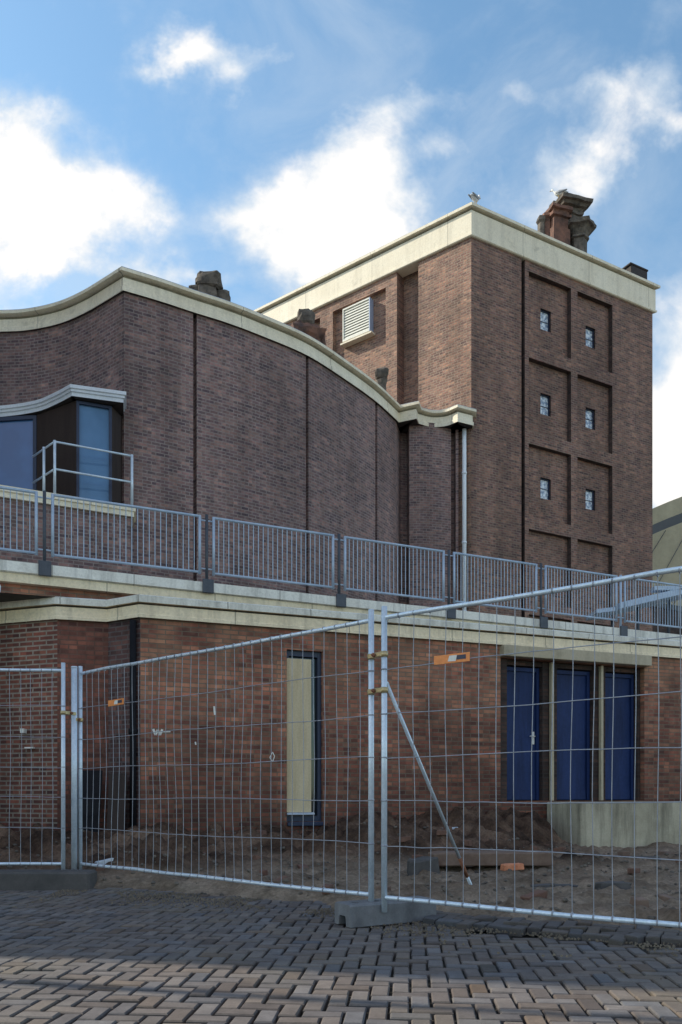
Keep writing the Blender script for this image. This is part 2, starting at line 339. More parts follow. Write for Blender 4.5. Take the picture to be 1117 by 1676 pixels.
def catmull(P, sub=8):
    out = []
    for i in range(len(P) - 1):
        p0 = P[max(i-1, 0)]; p1 = P[i]; p2 = P[i+1]; p3 = P[min(i+2, len(P)-1)]
        for k in range(sub):
            t = k/sub; t2 = t*t; t3 = t2*t
            out.append(tuple(0.5*((2*p1[d]) + (-p0[d]+p2[d])*t + (2*p0[d]-5*p1[d]+4*p2[d]-p3[d])*t2 + (-p0[d]+3*p1[d]-3*p2[d]+p3[d])*t3) for d in (0, 1)))
    out.append(tuple(P[-1])); return out
def relief(mb, o, d, sb, zb, depth, u0=0.0, mi=0, jmi=0):
    """flat wall from o along d with recesses: depth(s, z) gives how far each cell is set back"""
    n = (d[1], -d[0])
    def pt(s_, z, dep): return (o[0] + d[0]*s_ - n[0]*dep, o[1] + d[1]*s_ - n[1]*dep, z)
    D = [[depth((sb[i]+sb[i+1])/2, (zb[j]+zb[j+1])/2) for j in range(len(zb)-1)] for i in range(len(sb)-1)]
    for i in range(len(sb)-1):
        for j in range(len(zb)-1):
            q = D[i][j]
            if q is None: continue
            a, b, z0, z1 = sb[i], sb[i+1], zb[j], zb[j+1]
            mb.face([pt(a, z0, q), pt(b, z0, q), pt(b, z1, q), pt(a, z1, q)], [(u0+a, z0), (u0+b, z0), (u0+b, z1), (u0+a, z1)], mi)
            if i + 1 < len(sb) - 1 and D[i+1][j] is not None and D[i+1][j] != q:
                r = D[i+1][j]; mb.face([pt(b, z0, q), pt(b, z0, r), pt(b, z1, r), pt(b, z1, q)], [(q, z0), (r, z0), (r, z1), (q, z1)], jmi)
            if j + 1 < len(zb) - 1 and D[i][j+1] is not None and D[i][j+1] != q:
                r = D[i][j+1]; mb.face([pt(a, z1, q), pt(b, z1, q), pt(b, z1, r), pt(a, z1, r)], [(a, q), (b, q), (b, r), (a, r)], jmi)
    return pt
def polycap(mb, pts, z, mi=0): mb.face([(x, y, z) for x, y in pts], None, mi)

# ------------------------------------------------------------------ TOWER
TC = (3.38, 20.6); DR = (0.879, 0.477); DL = (-0.8, 0.6)
LR, LL, ZT = 6.8, 10.0, 15.36
TR = (TC[0]+LR*DR[0], TC[1]+LR*DR[1]); TL = (TC[0]+LL*DL[0], TC[1]+LL*DL[1]); TB = (TR[0]+LL*DL[0], TR[1]+LL*DL[1])
tower = empty('brick_tower', (TC[0], TC[1], 0), 'tall brick tower with flat cream cornice and small square windows in recessed panels', 'tower')
mb = MB()
cols = [(1.95, 3.50), (3.74, 5.12)]; tops = [15.09, 12.75, 10.42, 8.1, 5.78]
sb = [0, 1.69, 1.81]; wins = []
for a, b in cols: sb += [a, (a+b)/2 - 0.22, (a+b)/2 + 0.16, b]
sb += [LR]; zb = [0]
for t in reversed(tops): zb += [t-1.98, t-1.34, t-0.76, t]
zb += [ZT + 0.1]
def dep_r(s, z):
    if 1.69 < s < 1.81: return 0.30 if z > 0.2 else 0
    for a, b in cols:
        if a < s < b:
            for t in tops:
                if t-1.98 < z < t:
                    if (a+b)/2-0.22 < s < (a+b)/2+0.16 and t-1.34 < z < t-0.76 and t > 9: return 0.26
                    return 0.15
    return 0.0
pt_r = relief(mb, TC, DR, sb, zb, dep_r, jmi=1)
def dep_l(s, z):          # s runs from the corner leftwards
    if 1.6 < s < 2.29: return 0.36
    if 2.66 < s < 4.53 and 10.6 < z < 15.07: return 0.14
    if 5.0 < s < 6.87 and 10.6 < z < 15.07: return 0.14
    return 0.0
dl = (-DL[0], -DL[1])      # travel left -> right
rev = lambda s: LL - s
sbl = sorted(rev(s) for s in [0, 1.6, 2.29, 2.66, 4.53, 5.0, 6.87, LL])
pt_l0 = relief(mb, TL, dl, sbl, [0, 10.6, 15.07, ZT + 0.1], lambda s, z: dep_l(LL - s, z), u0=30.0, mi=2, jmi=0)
pt_l = lambda s, z, d: pt_l0(LL - s, z, d)
mb.wall([TR, TB, TL], 0, ZT + 0.1, 60)
mb.build('wall', [M['tower_brick'], M['shaded_jamb_brick'], M['tower_brick_sunlit']], tower)
mb = MB()
path = [TL, TC, TR, TB]
sweep(mb, path, [(-0.3, 15.35), (0.05, 15.35), (0.075, 15.37), (0.075, 15.42), (0.05, 15.44), (0.05, 16.02)], closed=True)
sweep(mb, path, [(0.02, 16.02), (0.02, 16.07)], [1], closed=True)
sweep(mb, path, [(0.02, 16.072), (0.13, 16.09), (0.13, 16.16), (0.10, 16.19), (-0.5, 16.22)], [0, 0, 2, 2], closed=True)
mb.build('cornice', [M['cream'], M['olive_trim'], M['lead']], tower)
mb = MB(); polycap(mb, miter(path, -0.45, True), 16.10); mb.build('roof', M['roof_felt'], tower)
nR = (DR[1], -DR[0])
for a, b in cols:
    for t in tops[:3]:
        c = (a+b)/2 - 0.03; s0, s1, z0, z1 = c-0.19, c+0.19, t-1.34, t-0.76
        w = MB()
        def bar(x0, x1, y0, y1, d0, d1):
            p = pt_r(x0, y0, d1); w.box(p, (DR[0]*(x1-x0), DR[1]*(x1-x0), 0), (nR[0]*(d1-d0), nR[1]*(d1-d0), 0), (0, 0, y1-y0))
        bar(s0, s0+0.025, z0, z1, 0.21, 0.255); bar(s1-0.025, s1, z0, z1, 0.21, 0.255)
        bar(s0+0.025, s1-0.025, z0, z0+0.025, 0.21, 0.255); bar(s0+0.025, s1-0.025, z1-0.025, z1, 0.21, 0.255)
        k = random.uniform(-0.04, 0.04)
        bar(s0+0.025, s1-0.025, (z0+z1)/2+k, (z0+z1)/2+0.012+k, 0.228, 0.24)
        wo = w.build('window', M['navy_frame'], tower)
        p = MB(); p.face([pt_r(s0+0.02, z0+0.02, 0.246), pt_r(s1-0.02, z0+0.02, 0.246), pt_r(s1-0.02, z1-0.02, 0.246), pt_r(s0+0.02, z1-0.02, 0.246)])
        p.build('pane', M['glass_lead'], wo)
# louvred vent box on the sunlit face
lv = MB(); nL = (-0.6, -0.8)
def lbox(mb_, s_hi, s_lo, z0, z1, d_in, d_out, mi=0):
    p = pt_l(s_hi, z0, d_in); L = s_hi - s_lo
    mb_.box(p, (dl[0]*L, dl[1]*L, 0), (nL[0]*(d_in-d_out), nL[1]*(d_in-d_out), 0), (0, 0, z1-z0), mi)
lbox(lv, 3.20, 3.17, 14.02, 14.97, 0.135, -0.05, 1); lbox(lv, 4.13, 4.10, 14.02, 14.97, 0.135, -0.05)
lbox(lv, 4.10, 3.20, 14.93, 14.97, 0.135, -0.05); lbox(lv, 4.10, 3.20, 14.02, 14.07, 0.135, -0.05); lbox(lv, 4.10, 3.20, 14.07, 14.93, 0.135, 0.06)
lo = lv.build('louvre_box', [M['louvre'], M['louvre_side']], tower)
for k in range(11):
    z = 14.075 + k*0.0775; s_ = MB()
    a, b = pt_l(4.098, z, -0.03), pt_l(3.202, z, -0.03); c, d = pt_l(3.202, z+0.079, 0.0), pt_l(4.098, z+0.079, 0.0)
    e = 0.008; up = lambda q: (q[0]+nL[0]*e, q[1]+nL[1]*e, q[2]+e)
    s_.rings([[a, b, up(b), up(a)], [d, c, up(c), up(d)]], True, False)
    s_.build('slat', M['louvre'], lo)
mbx = MB(); lbox(mbx, 4.2, 3.10, 13.94, 13.985, 0.135, -0.07); mbx.build('vent_sill', M['cream'], tower)

# ------------------------------------------------------------------ CURVED HALL
hall = empty('curved_hall', (-4.1, 15.0, 0), 'large brown brick hall with sweeping curved wall and cream cornice left of the tower', 'building')
left = catmull([(-13.0, 15.6), (-10.5, 16.1), (-8.5, 16.38), (-7.0, 16.33), (-6.37, 16.27), (-5.67, 16.05), (-5.06, 15.71), (-4.52, 15.32), (-4.1, 15.0)], 6)
arc = catmull([(-4.1, 15.0), (-3.5, 15.32), (-2.92, 15.67), (-2.31, 16.02), (-1.68, 16.46), (-0.76, 17.2), (0.063, 18.19), (0.805, 19.2), (1.46, 20.32)], 8)
wave = catmull([(1.95, 20.36), (2.33, 20.55), (2.72, 20.5), (2.98, 20.27)], 5)
cpath = left + arc[1:] + [(1.88, 20.12)] + wave + [(3.36, 20.46), (3.40, 20.72)]
HZ = 10.38
mb = MB()
# wall: arc with narrow joints cut in
def cut(path, gaps, w=0.11, dep=0.14):
    out = []
    for i, p in enumerate(path):
        out.append(p)
        if i + 1 < len(path):
            for gx in gaps:
                q = path[i+1]
                if p[0] <= gx < q[0]:
                    L = math.hypot(q[0]-p[0], q[1]-p[1]); dx, dy = (q[0]-p[0])/L, (q[1]-p[1])/L; n = (dy, -dx)
                    t = (gx - p[0]) / dx; c = (p[0]+dx*t, p[1]+dy*t)
                    for a, d in ((-w/2, 0), (-w/2, dep), (w/2, dep), (w/2, 0)): out.append((c[0]+dx*a-n[0]*d, c[1]+dy*a-n[1]*d))
                    if t + w/2 > L:      # joint runs over the next vertex: skip handled by short overlap
                        pass
    return out
arc_f = []
A = arc
for i in range(len(A)-1):                # resample so that joints fall inside a segment
    arc_f.append(A[i])
arc_f.append(A[-1])
wl = mb.wall(left, 0, HZ + 0.1, 0)
segs = catmull([(-4.1, 15.0), (-3.5, 15.32), (-2.92, 15.67), (-2.31, 16.02), (-1.68, 16.46), (-0.76, 17.2), (0.063, 18.19), (0.805, 19.2), (1.40, 20.22)], 3)
mb.wall(cut(segs, [-2.90, -0.74, 0.86]), 0, HZ + 0.1, wl)
mb.wall([(1.40, 20.22), (1.56, 20.85), (1.74, 20.9), (1.76, 20.45)] + catmull([(1.76, 20.45), (2.1, 20.44), (2.5, 20.52), (2.86, 20.64)], 4)[1:] + [(2.9, 20.9), (2.98, 20.9), (2.99, 20.68), (3.06, 20.68), (3.07, 20.95), (3.5, 20.95)], 0, HZ + 0.1, 40)
mb.wall([(3.0, 34), (-13.0, 34), (-13.0, 15.6)], 0, HZ + 0.1, 70)
mb.build('wall', M['hall_brick'], hall)
mb = MB()
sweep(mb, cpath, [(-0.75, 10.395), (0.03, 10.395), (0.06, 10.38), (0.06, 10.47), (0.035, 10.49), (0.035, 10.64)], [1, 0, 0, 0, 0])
sweep(mb, cpath, [(0.005, 10.64), (0.005, 10.69)], [2])
sweep(mb, cpath, [(0.005, 10.692), (0.13, 10.71), (0.13, 10.77), (0.10, 10.80), (-0.4, 10.84)], [0, 0, 3, 3])
mb.build('cornice', [M['cream'], M['soffit_dark'], M['olive_trim'], M['lead']], hall)
mb = MB(); polycap(mb, miter(cpath, -0.35)[:-2] + [(2.6, 21.2), (-4.6, 26.8), (-4.6, 33.8), (-12.8, 33.8)], 10.70); mb.build('roof', M['roof_felt'], hall)
mb = MB(); mb.tube([(3.20, 20.62, 10.38), (3.20, 20.60, 9.9), (3.20, 20.60, 4.3)], 0.055, 10)
for z in (9.2, 7.4, 5.6): mb.tube([(3.20, 20.60, z), (3.20, 20.60, z+0.05)], 0.068, 10)
mb.build('drainpipe', M['pipe_white'], hall)
# bay window, canopy and balcony on the left flank
bay = [(-8.6, 15.3), (-5.73, 14.95), (-4.80, 14.4), (-4.22, 14.62), (-4.10, 15.3)]
ZB, ZC = 6.17, 8.04
mb = MB()
mb.wall([(-5.73, 14.95), (-4.80, 14.4)], ZB, ZC); mb.wall([(-4.22, 14.62), (-4.10, 15.3)], ZB, ZC)
mb.build('bay_panel', M['brown_panel'], hall)
cv = catmull([(-9.0, 15.05), (-7.4, 15.15), (-6.44, 15.06), (-5.7, 14.86), (-5.2, 14.55), (-4.84, 14.27)], 5) + [(-3.98, 14.52), (-4.16, 15.2)]
mb = MB(); sweep(mb, cv, [(-0.9, 8.06), (0.0, 8.06), (0.0, 8.13), (0.025, 8.135), (0.025, 8.18), (0.05, 8.185), (0.05, 8.245), (-0.9, 8.25)], [1, 0, 0, 0, 0, 0, 0])
mb.build('canopy', [M['canopy_white'], M['soffit_dark']], hall)
def window_on(parent, a, b, z0, z1, fw, glass, frame, bars=(), inset=0.05, name='window'):
    d = Vector((b[0]-a[0], b[1]-a[1], 0)); L = d.length; d.normalize(); n = Vector((d.y, -d.x, 0)); w = MB()
    o = Vector((a[0], a[1], 0)) - n*inset
    def bar(s0, s1, y0, y1, t=inset+0.01): w.box(o + d*s0 + Vector((0, 0, y0)), d*(s1-s0), n*t, (0, 0, y1-y0))
    bar(0, fw, z0, z1); bar(L-fw, L, z0, z1); bar(fw, L-fw, z0, z0+fw); bar(fw, L-fw, z1-fw, z1)
    for z in bars: bar(fw, L-fw, z-0.02, z+0.02, inset*0.8)
    wo = w.build(name, frame, parent)
    p = MB(); q = o + n*0.012
    p.face([q + d*fw + Vector((0, 0, z0+fw)), q + d*(L-fw) + Vector((0, 0, z0+fw)), q + d*(L-fw) + Vector((0, 0, z1-fw)), q + d*fw + Vector((0, 0, z1-fw))])
    p.build('pane', glass, wo); return wo
window_on(hall, (-8.6, 15.3), (-5.735, 14.955), ZB, ZC, 0.07, M['glass_blue'], M['navy_frame'])
window_on(hall, (-4.80, 14.4), (-4.22, 14.62), ZB, ZC, 0.05, M['glass_tall'], M['navy_frame'])
e0, e1 = (-8.5, 12.16), (-3.75, 14.5)
mb = MB()
sweep(mb, [e0, e1, (-3.93, 15.2)], [(-2.0, 5.97), (-0.03, 5.97), (-0.03, 6.06), (0.0, 6.065), (0.0, 6.16), (-2.0, 6.165)])
mb.build('balcony_slab', M['cream'], hall)
mb = MB(); mb.wall(miter([e0, e1, (-3.93, 15.2)], -0.09), 4.0, 5.98, 3); mb.build('bay_base', M['hall_brick'], hall)
bd = Vector((0.897, 0.442, 0)); b0 = Vector((-5.8, 13.49, 0)); bn = Vector((-0.442, 0.897, 0))
pA = b0 + bd*0.888 + bn*0.04; pB = b0 + bd*2.225 + bn*0.04; pC = pA + Vector((-0.29, 0.27, 0)); pD = pA + Vector((-0.62, 0.62, 0))
mb = MB(); z = Vector((0, 0, 1))
for p in (pA, pB, pC): mb.tube([p + z*6.155, p + z*7.10], 0.026, 8)
for zz in (7.08, 6.60): mb.tube([pD + z*zz, pA + z*zz, pB + z*zz], 0.019, 8)
mb.build('balcony_railing', M['galv'], hall)
# weathered chimney stubs on the hall roof ---------------------------------
def lump(mb, c, sx, sy, sz, seed, mi=0, n=10, sq=0.55):
    """rough block: a squared-off ball broken up by noise"""
    rings = []
    for i in range(n+1):
        ph = -PI/2 + PI*i/n; ring = []
        for k in range(14):
            th = 2*PI*k/14; v = Vector((math.cos(ph)*math.cos(th), math.cos(ph)*math.sin(th), math.sin(ph)))
            f = lambda a: math.copysign(abs(a)**sq, a)
            q = Vector((f(v.x)*sx, f(v.y)*sy, f(v.z)*sz))
            w = mnoise.fractal(q*6.0 + Vector((seed*7.1, seed*3.3, 0)), 0.7, 2.0, 4)
            ring.append(Vector(c) + q*(1 + 0.18*w))
        rings.append(ring)
    mb.rings(rings, True, False, mi)
def shaft(mb, c, prof, mi=0, seed=1, rot=0.3, amp=0.05, n=4, lean=(0, 0)):
    """square or many-sided shaft from (z, half-width) steps, worn by noise"""
    rings = []; z0 = prof[0][0]
    for z_, r in prof:
        ring = []; m = n*4
        for k in range(m):
            s_ = k/m*n; i = int(s_); t = s_ - i
            a0, a1 = 2*PI*(i+0.5)/n + rot, 2*PI*(i+1.5)/n + rot
            rr = r / math.cos(PI/n)
            x = (1-t)*math.cos(a0) + t*math.cos(a1); y = (1-t)*math.sin(a0) + t*math.sin(a1)
            p = Vector((c[0] + x*rr + lean[0]*(z_-z0), c[1] + y*rr + lean[1]*(z_-z0), z_))
            w = mnoise.noise_vector(p*6.0 + Vector((seed*9.0, 0, 0)))
            ring.append(p + w*amp)
        rings.append(ring)
    mb.rings(rings, True, False, mi)

ch = empty('chimney_stub', (-2.75, 16.35, 10.72), 'weathered grey stone chimney stub on the crest of the curved roof', 'chimney')
mb = MB(); shaft(mb, (-2.76, 16.35), [(10.70, 0.22), (11.0, 0.2), (11.25, 0.19)], seed=2, amp=0.06); mb.build('shaft', M['stone'], ch)
mb = MB(); lump(mb, (-2.72, 16.35, 11.42), 0.27, 0.24, 0.17, 3); mb.build('cap', M['stone'], ch)
mb = MB(); lump(mb, (-2.46, 16.42, 11.06), 0.17, 0.17, 0.20, 4); mb.build('side_pot', M['stone'], ch)
mb = MB(); lump(mb, (-2.98, 16.3, 11.14), 0.14, 0.15, 0.17, 5); mb.build('side_pot', M['stone'], ch)
ch = empty('chimney_stub', (-0.82, 18.1, 10.72), 'reddish crumbling chimney stub rising behind the middle of the curved cornice', 'chimney')
mb = MB(); shaft(mb, (-0.82, 18.1), [(10.70, 0.34), (10.95, 0.33), (11.15, 0.28), (11.25, 0.36), (11.36, 0.38), (11.42, 0.3), (11.52, 0.24)], seed=6, amp=0.07); mb.build('shaft', M['terracotta'], ch)
mb = MB(); lump(mb, (-0.80, 18.1, 11.70), 0.2, 0.2, 0.2, 7); mb.build('cap', M['stone'], ch)
mb = MB(); lump(mb, (-0.50, 18.15, 11.3), 0.15, 0.16, 0.2, 8); mb.build('side_pot', M['terracotta'], ch)
ch = empty('chimney_stub', (1.03, 20.0, 10.72), 'small grey pot-topped chimney stub at the low end of the curved cornice', 'chimney')
mb = MB(); shaft(mb, (1.03, 20.0), [(10.70, 0.12), (11.2, 0.1), (11.32, 0.13)], seed=9, amp=0.03, n=8); mb.build('shaft', M['stone'], ch)
mb = MB(); lump(mb, (1.02, 20.0, 11.47), 0.17, 0.16, 0.13, 10); mb.build('cap', M['stone'], ch)

# tower chimney cluster
Yc = 23.4; mpp = Yc/1300
cx = lambda px: (px-558.5)*mpp
cz = lambda py: H + (1300-py)*mpp
tch = empty('chimney_cluster', (cx(922), Yc, 16.1), 'cluster of worn stone and terracotta chimneys with flared tops on the tower roof', 'chimney')
mb = MB(); shaft(mb, (cx(929), Yc+0.35), [(16.08, 0.30), (cz(372), 0.31), (cz(371), 0.35), (cz(367), 0.35), (cz(366), 0.28), (cz(347), 0.27), (cz(346), 0.33), (cz(342), 0.34), (cz(341), 0.29), (cz(336), 0.31), (cz(335), 0.38), (cz(331), 0.42), (cz(330), 0.50), (cz(325), 0.51), (cz(324), 0.42), (cz(318), 0.38), (cz(317), 0.33)], seed=11, amp=0.035, lean=(0.06, 0)); mb.build('tall_shaft', M['stone'], tch)
for px, py, w_, t_ in ((945, 306, 0.12, 0.10), (914, 315, 0.13, -0.08), (929, 316, 0.10, 0.0)):
    mb = MB(); shaft(mb, (cx(px), Yc+0.35), [(cz(327), w_*1.3), (cz((327+py)/2), w_), (cz(py+3), w_*0.8), (cz(py), w_*0.25)], seed=px, amp=0.03, lean=(t_, 0)); mb.build('crown_horn', M['stone'], tch)
mb = MB(); shaft(mb, (cx(911), Yc-0.05), [(16.08, 0.27), (cz(384), 0.28), (cz(383), 0.24), (cz(366), 0.23), (cz(365), 0.30), (cz(361), 0.31), (cz(360), 0.26), (cz(356), 0.27), (cz(355), 0.34), (cz(350), 0.33), (cz(349), 0.20)], seed=13, amp=0.03); mb.build('brick_shaft', M['terracotta'], tch)
mb = MB(); shaft(mb, (cx(948), Yc+0.05), [(16.08, 0.20), (cz(394), 0.22), (cz(393), 0.27), (cz(390), 0.27), (cz(389), 0.23), (cz(381), 0.29), (cz(377), 0.36), (cz(376), 0.44), (cz(371), 0.45), (cz(370), 0.34), (cz(366), 0.30)], seed=14, amp=0.035, n=6); mb.build('flared_pot', M['stone'], tch)
for px, r, top, s_ in ((886, 0.11, 361, 15), (895, 0.12, 355, 16)):
    mb = MB(); shaft(mb, (cx(px), Yc-0.1), [(16.08, r), (cz(top+10), r*0.95), (cz(top+6), r*1.35), (cz(top), r*1.1)], seed=s_, amp=0.03, n=6); mb.build('pot', M['terracotta'] if s_ == 16 else M['stone'], tch)
vb = empty('roof_vent_box', (9.1, 24.35, 16.1), 'plain dark box on the far right corner of the tower roof', 'vent')
mb = MB(); mb.box((8.80, 24.05, 16.09), (0.62, 0.33, 0), (-0.3, 0.56, 0), (0, 0, 0.86), bev=0.02); mb.build('box', M['soffit_dark'], vb)
mb = MB(); mb.box((8.76, 24.01, 16.95), (0.69, 0.37, 0), (-0.33, 0.62, 0), (0, 0, 0.06), bev=0.015); mb.build('lid', M['soffit_dark'], vb)

# gulls
def gull(loc, rz, label):
    g = empty('seagull', loc, label, 'bird', 'gulls on the tower roof')
    ca, sa = math.cos(rz), math.sin(rz)
    def W(x, y, z_): return (loc[0] + x*ca - y*sa, loc[1] + x*sa + y*ca, loc[2] + z_)
    def body(prof, mat, name, n=10):
        m_ = MB(); rings = []
        for x, z_, r, fl in prof:
            rings.append([W(x, math.cos(2*PI*k/n)*r*fl, z_ + math.sin(2*PI*k/n)*r) for k in range(n)])
        m_.rings(rings); return m_.build(name, mat, g)
    body([(-0.24, 0.16, 0.012, 2.2), (-0.16, 0.16, 0.035, 1.3), (-0.06, 0.17, 0.075, 0.95), (0.05, 0.19, 0.08, 0.9), (0.12, 0.24, 0.055, 0.9), (0.15, 0.30, 0.038, 1), (0.17, 0.345, 0.043, 0.95), (0.205, 0.35, 0.03, 0.9), (0.225, 0.345, 0.012, 0.9)], M['feather_white'], 'body')
    for s_ in (-1, 1):
        m_ = MB(); rings = []
        for x, z_, r in ((-0.27, 0.165, 0.008), (-0.18, 0.172, 0.025), (-0.04, 0.185, 0.05), (0.07, 0.195, 0.03)):
            rings.append([W(x, s_*(0.066 - 0.02*abs(x)) + math.cos(2*PI*k/8)*0.02, z_ + math.sin(2*PI*k/8)*r) for k in range(8)])
        m_.rings(rings); m_.build('wing', M['feather_grey'], g)
        m_ = MB(); m_.tube([W(0.0, s_*0.03, 0.11), W(0.01, s_*0.03, 0.0)], 0.007, 6); m_.tube([W(-0.01, s_*0.03, 0.004), W(0.05, s_*0.035, 0.004)], 0.006, 6); m_.build('leg', M['beak'], g)
    m_ = MB(); m_.tube([W(0.222, 0, 0.345), W(0.255, 0, 0.342), W(0.27, 0, 0.33)], 0.01, 6, radii=[0.012, 0.009, 0.003]); m_.build('beak', M['beak'], g)
gull((TC[0]+0.12, TC[1]+0.05, 16.205), 0.9, 'white gull perched on the front corner of the tower roof')
gull((cx(918), Yc+0.2, cz(318)), 2.6, 'white gull perched on top of the tall chimney')

# ------------------------------------------------------------------ ANNEX with terrace
AC = (-2.70, 10.68); DA = (0.936, 0.351); NA = (0.351, -0.936); LA = 14.0
def ap(s, d=0.0): return (AC[0] + DA[0]*s + NA[0]*d, AC[1] + DA[1]*s + NA[1]*d)
annex = empty('flat_roofed_annex', (AC[0], AC[1], 0), 'low red brick annex with cream cornice, terrace on top and three blue doors', 'building')
mb = MB(); ZA = 3.28
W0, W1, WZ0, WZ1 = 2.05, 2.60, 0.50, 2.98
D0, D1, DZ0, DZ1 = 5.60, 8.46, 0.79, 3.08
def dep_a(s, z):
    if W0 < s < W1 and WZ0 < z < WZ1: return 0.16
    if D0 < s < D1 and DZ0 < z < DZ1: return 0.34
    return 0.0
pt_a = relief(mb, AC, DA, [0, W0, W1, D0, D1, LA], [-0.3, WZ0, DZ0, WZ1, DZ1, ZA + 0.05], dep_a)
bk = ap(LA); mb.wall([bk, (bk[0]-1.5, bk[1]+4)], -0.3, ZA + 0.05, 50)
mb.build('wall', M['annex_brick'], annex)
I = (-3.22, 10.98)
lp = [(-9.0, 13.1), (-6.4, 11.85), (-4.95, 11.17), (-3.86, 10.80), I]
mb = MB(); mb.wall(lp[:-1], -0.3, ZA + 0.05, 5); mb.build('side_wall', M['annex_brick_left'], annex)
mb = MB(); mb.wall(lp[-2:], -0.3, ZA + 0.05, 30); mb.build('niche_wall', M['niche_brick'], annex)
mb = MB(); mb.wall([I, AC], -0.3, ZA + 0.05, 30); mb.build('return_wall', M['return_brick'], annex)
apath = lp + [AC, ap(LA), (bk[0]-1.5, bk[1]+4)]
mb = MB()
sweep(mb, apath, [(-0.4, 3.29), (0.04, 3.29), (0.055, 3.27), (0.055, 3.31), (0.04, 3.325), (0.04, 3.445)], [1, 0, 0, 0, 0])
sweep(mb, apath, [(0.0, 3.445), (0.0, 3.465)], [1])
sweep(mb, apath, [(0.0, 3.467), (0.085, 3.47), (0.095, 3.555), (0.05, 3.575), (-0.5, 3.585)], [0, 2, 2, 2])
mb.build('cornice', [M['cream_warm'], M['soffit_dark'], M['white_strip']], annex)
# terrace
T0 = (-4.98, 11.6); DT = (0.913, 0.407); NT = (0.407, -0.913)
def tp(t, d=0.0): return (T0[0] + DT[0]*t + NT[0]*d, T0[1] + DT[1]*t + NT[1]*d)
tpath = [tp(-5), tp(18)]
mb = MB(); mb.face([(*tp(-5), 3.5), (*tp(18), 3.5), (*tp(18, -0.0), 4.05), (*tp(-5), 4.05)], [(0, 3.5), (23, 3.5), (23, 4.05), (0, 4.05)]); 
mb.v = [(x - NT[0]*0.12, y - NT[1]*0.12, z_) for x, y, z_ in mb.v]
mb.build('terrace_wall', M['annex_brick'], annex)
mb = MB(); p0, p1, q1, q0 = tp(-5, -0.1), tp(18, -0.1), tp(18, -1.2), tp(-5, -1.2)
mb.face([(*ap(-6, -0.5), 3.56), (*ap(LA, -0.2), 3.56), (*tp(18, -0.1), 3.56), (*tp(-5, -0.1), 3.56)]); mb.build('roof', M['roof_felt'], annex)
mb = MB()
sweep(mb, tpath, [(-0.2, 4.02), (0.0, 4.02), (0.0, 4.15)], [1, 1])
sweep(mb, tpath, [(0.0, 4.152), (0.05, 4.165), (0.05, 4.315), (0.0, 4.325), (-0.35, 4.33)], [0, 0, 0, 0])
mb.face([(*tp(-5, -0.35), 4.325), (*tp(18, -0.35), 4.325), (*tp(18, -9), 4.325), (*tp(-5, -9), 4.325)], None, 2)
mb.build('terrace_slab', [M['white_strip'], M['cream_warm'], M['plinth']], annex)
# lintel, doors, posts
def abox(mb, s0, s1, z0, z1, d0, d1, mi=0, bev=0):
    p = ap(s0, d0); mb.box((p[0], p[1], z0), (DA[0]*(s1-s0), DA[1]*(s1-s0), 0), (NA[0]*(d1-d0), NA[1]*(d1-d0), 0), (0, 0, z1-z0), mi, bev)
mb = MB(); abox(mb, 5.58, 8.50, 3.085, 3.262, -0.30, 0.14, 0, 0.008); mb.build('door_lintel', M['cream_warm'], annex)
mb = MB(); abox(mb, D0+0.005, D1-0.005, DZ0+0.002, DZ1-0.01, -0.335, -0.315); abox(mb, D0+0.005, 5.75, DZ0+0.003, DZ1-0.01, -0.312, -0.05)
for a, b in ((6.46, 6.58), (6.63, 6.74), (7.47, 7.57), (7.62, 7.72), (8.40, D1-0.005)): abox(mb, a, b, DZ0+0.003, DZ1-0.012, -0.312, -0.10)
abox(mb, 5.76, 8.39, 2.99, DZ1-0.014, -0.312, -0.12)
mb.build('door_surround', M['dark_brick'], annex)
for s in (6.605, 7.595):
    mb = MB(); abox(mb, s-0.024, s+0.024, DZ0+0.002, DZ1-0.016, -0.09, -0.02, 0, 0.004); mb.build('door_post', M['cream_warm'], annex)
for k, (a, b) in enumerate(((5.765, 6.45), (6.75, 7.46), (7.73, 8.385))):
    mb = MB(); abox(mb, a, b, DZ0+0.01, 2.97, -0.312, -0.22, 0, 0.006)
    abox(mb, a, a+0.05, DZ0+0.012, 2.975, -0.215, -0.18); abox(mb, b-0.05, b, DZ0+0.012, 2.975, -0.215, -0.18); abox(mb, a+0.052, b-0.052, 2.91, 2.972, -0.215, -0.182)
    mb.box((*ap(a+0.06, -0.219), DZ0+0.02), (DA[0]*(b-a-0.12), DA[1]*(b-a-0.12), 0), (NA[0]*0.012, NA[1]*0.012, 0), (0, 0, 0.16))
    do = mb.build('door', M['door_blue'], annex)
    for zz in (1.05, 1.85, 2.65):
        mb = MB(); q = ap(a+0.058, -0.205); mb.tube([(*q, zz-0.05), (*q, zz+0.05)], 0.009, 6); mb.build('hinge', M['rail_dark'], do)
    if k == 0:
        mb = MB(); abox(mb, b-0.125, b-0.075, 1.72, 1.93, -0.221, -0.205, 0, 0.004)
        p = ap(b-0.10, -0.205); q = ap(b-0.10, -0.15); r = ap(b-0.20, -0.15)
        mb.tube([(*p, 1.85), (*q, 1.85), (*r, 1.85)], 0.009, 6); mb.build('handle', M['white_paint'], do)
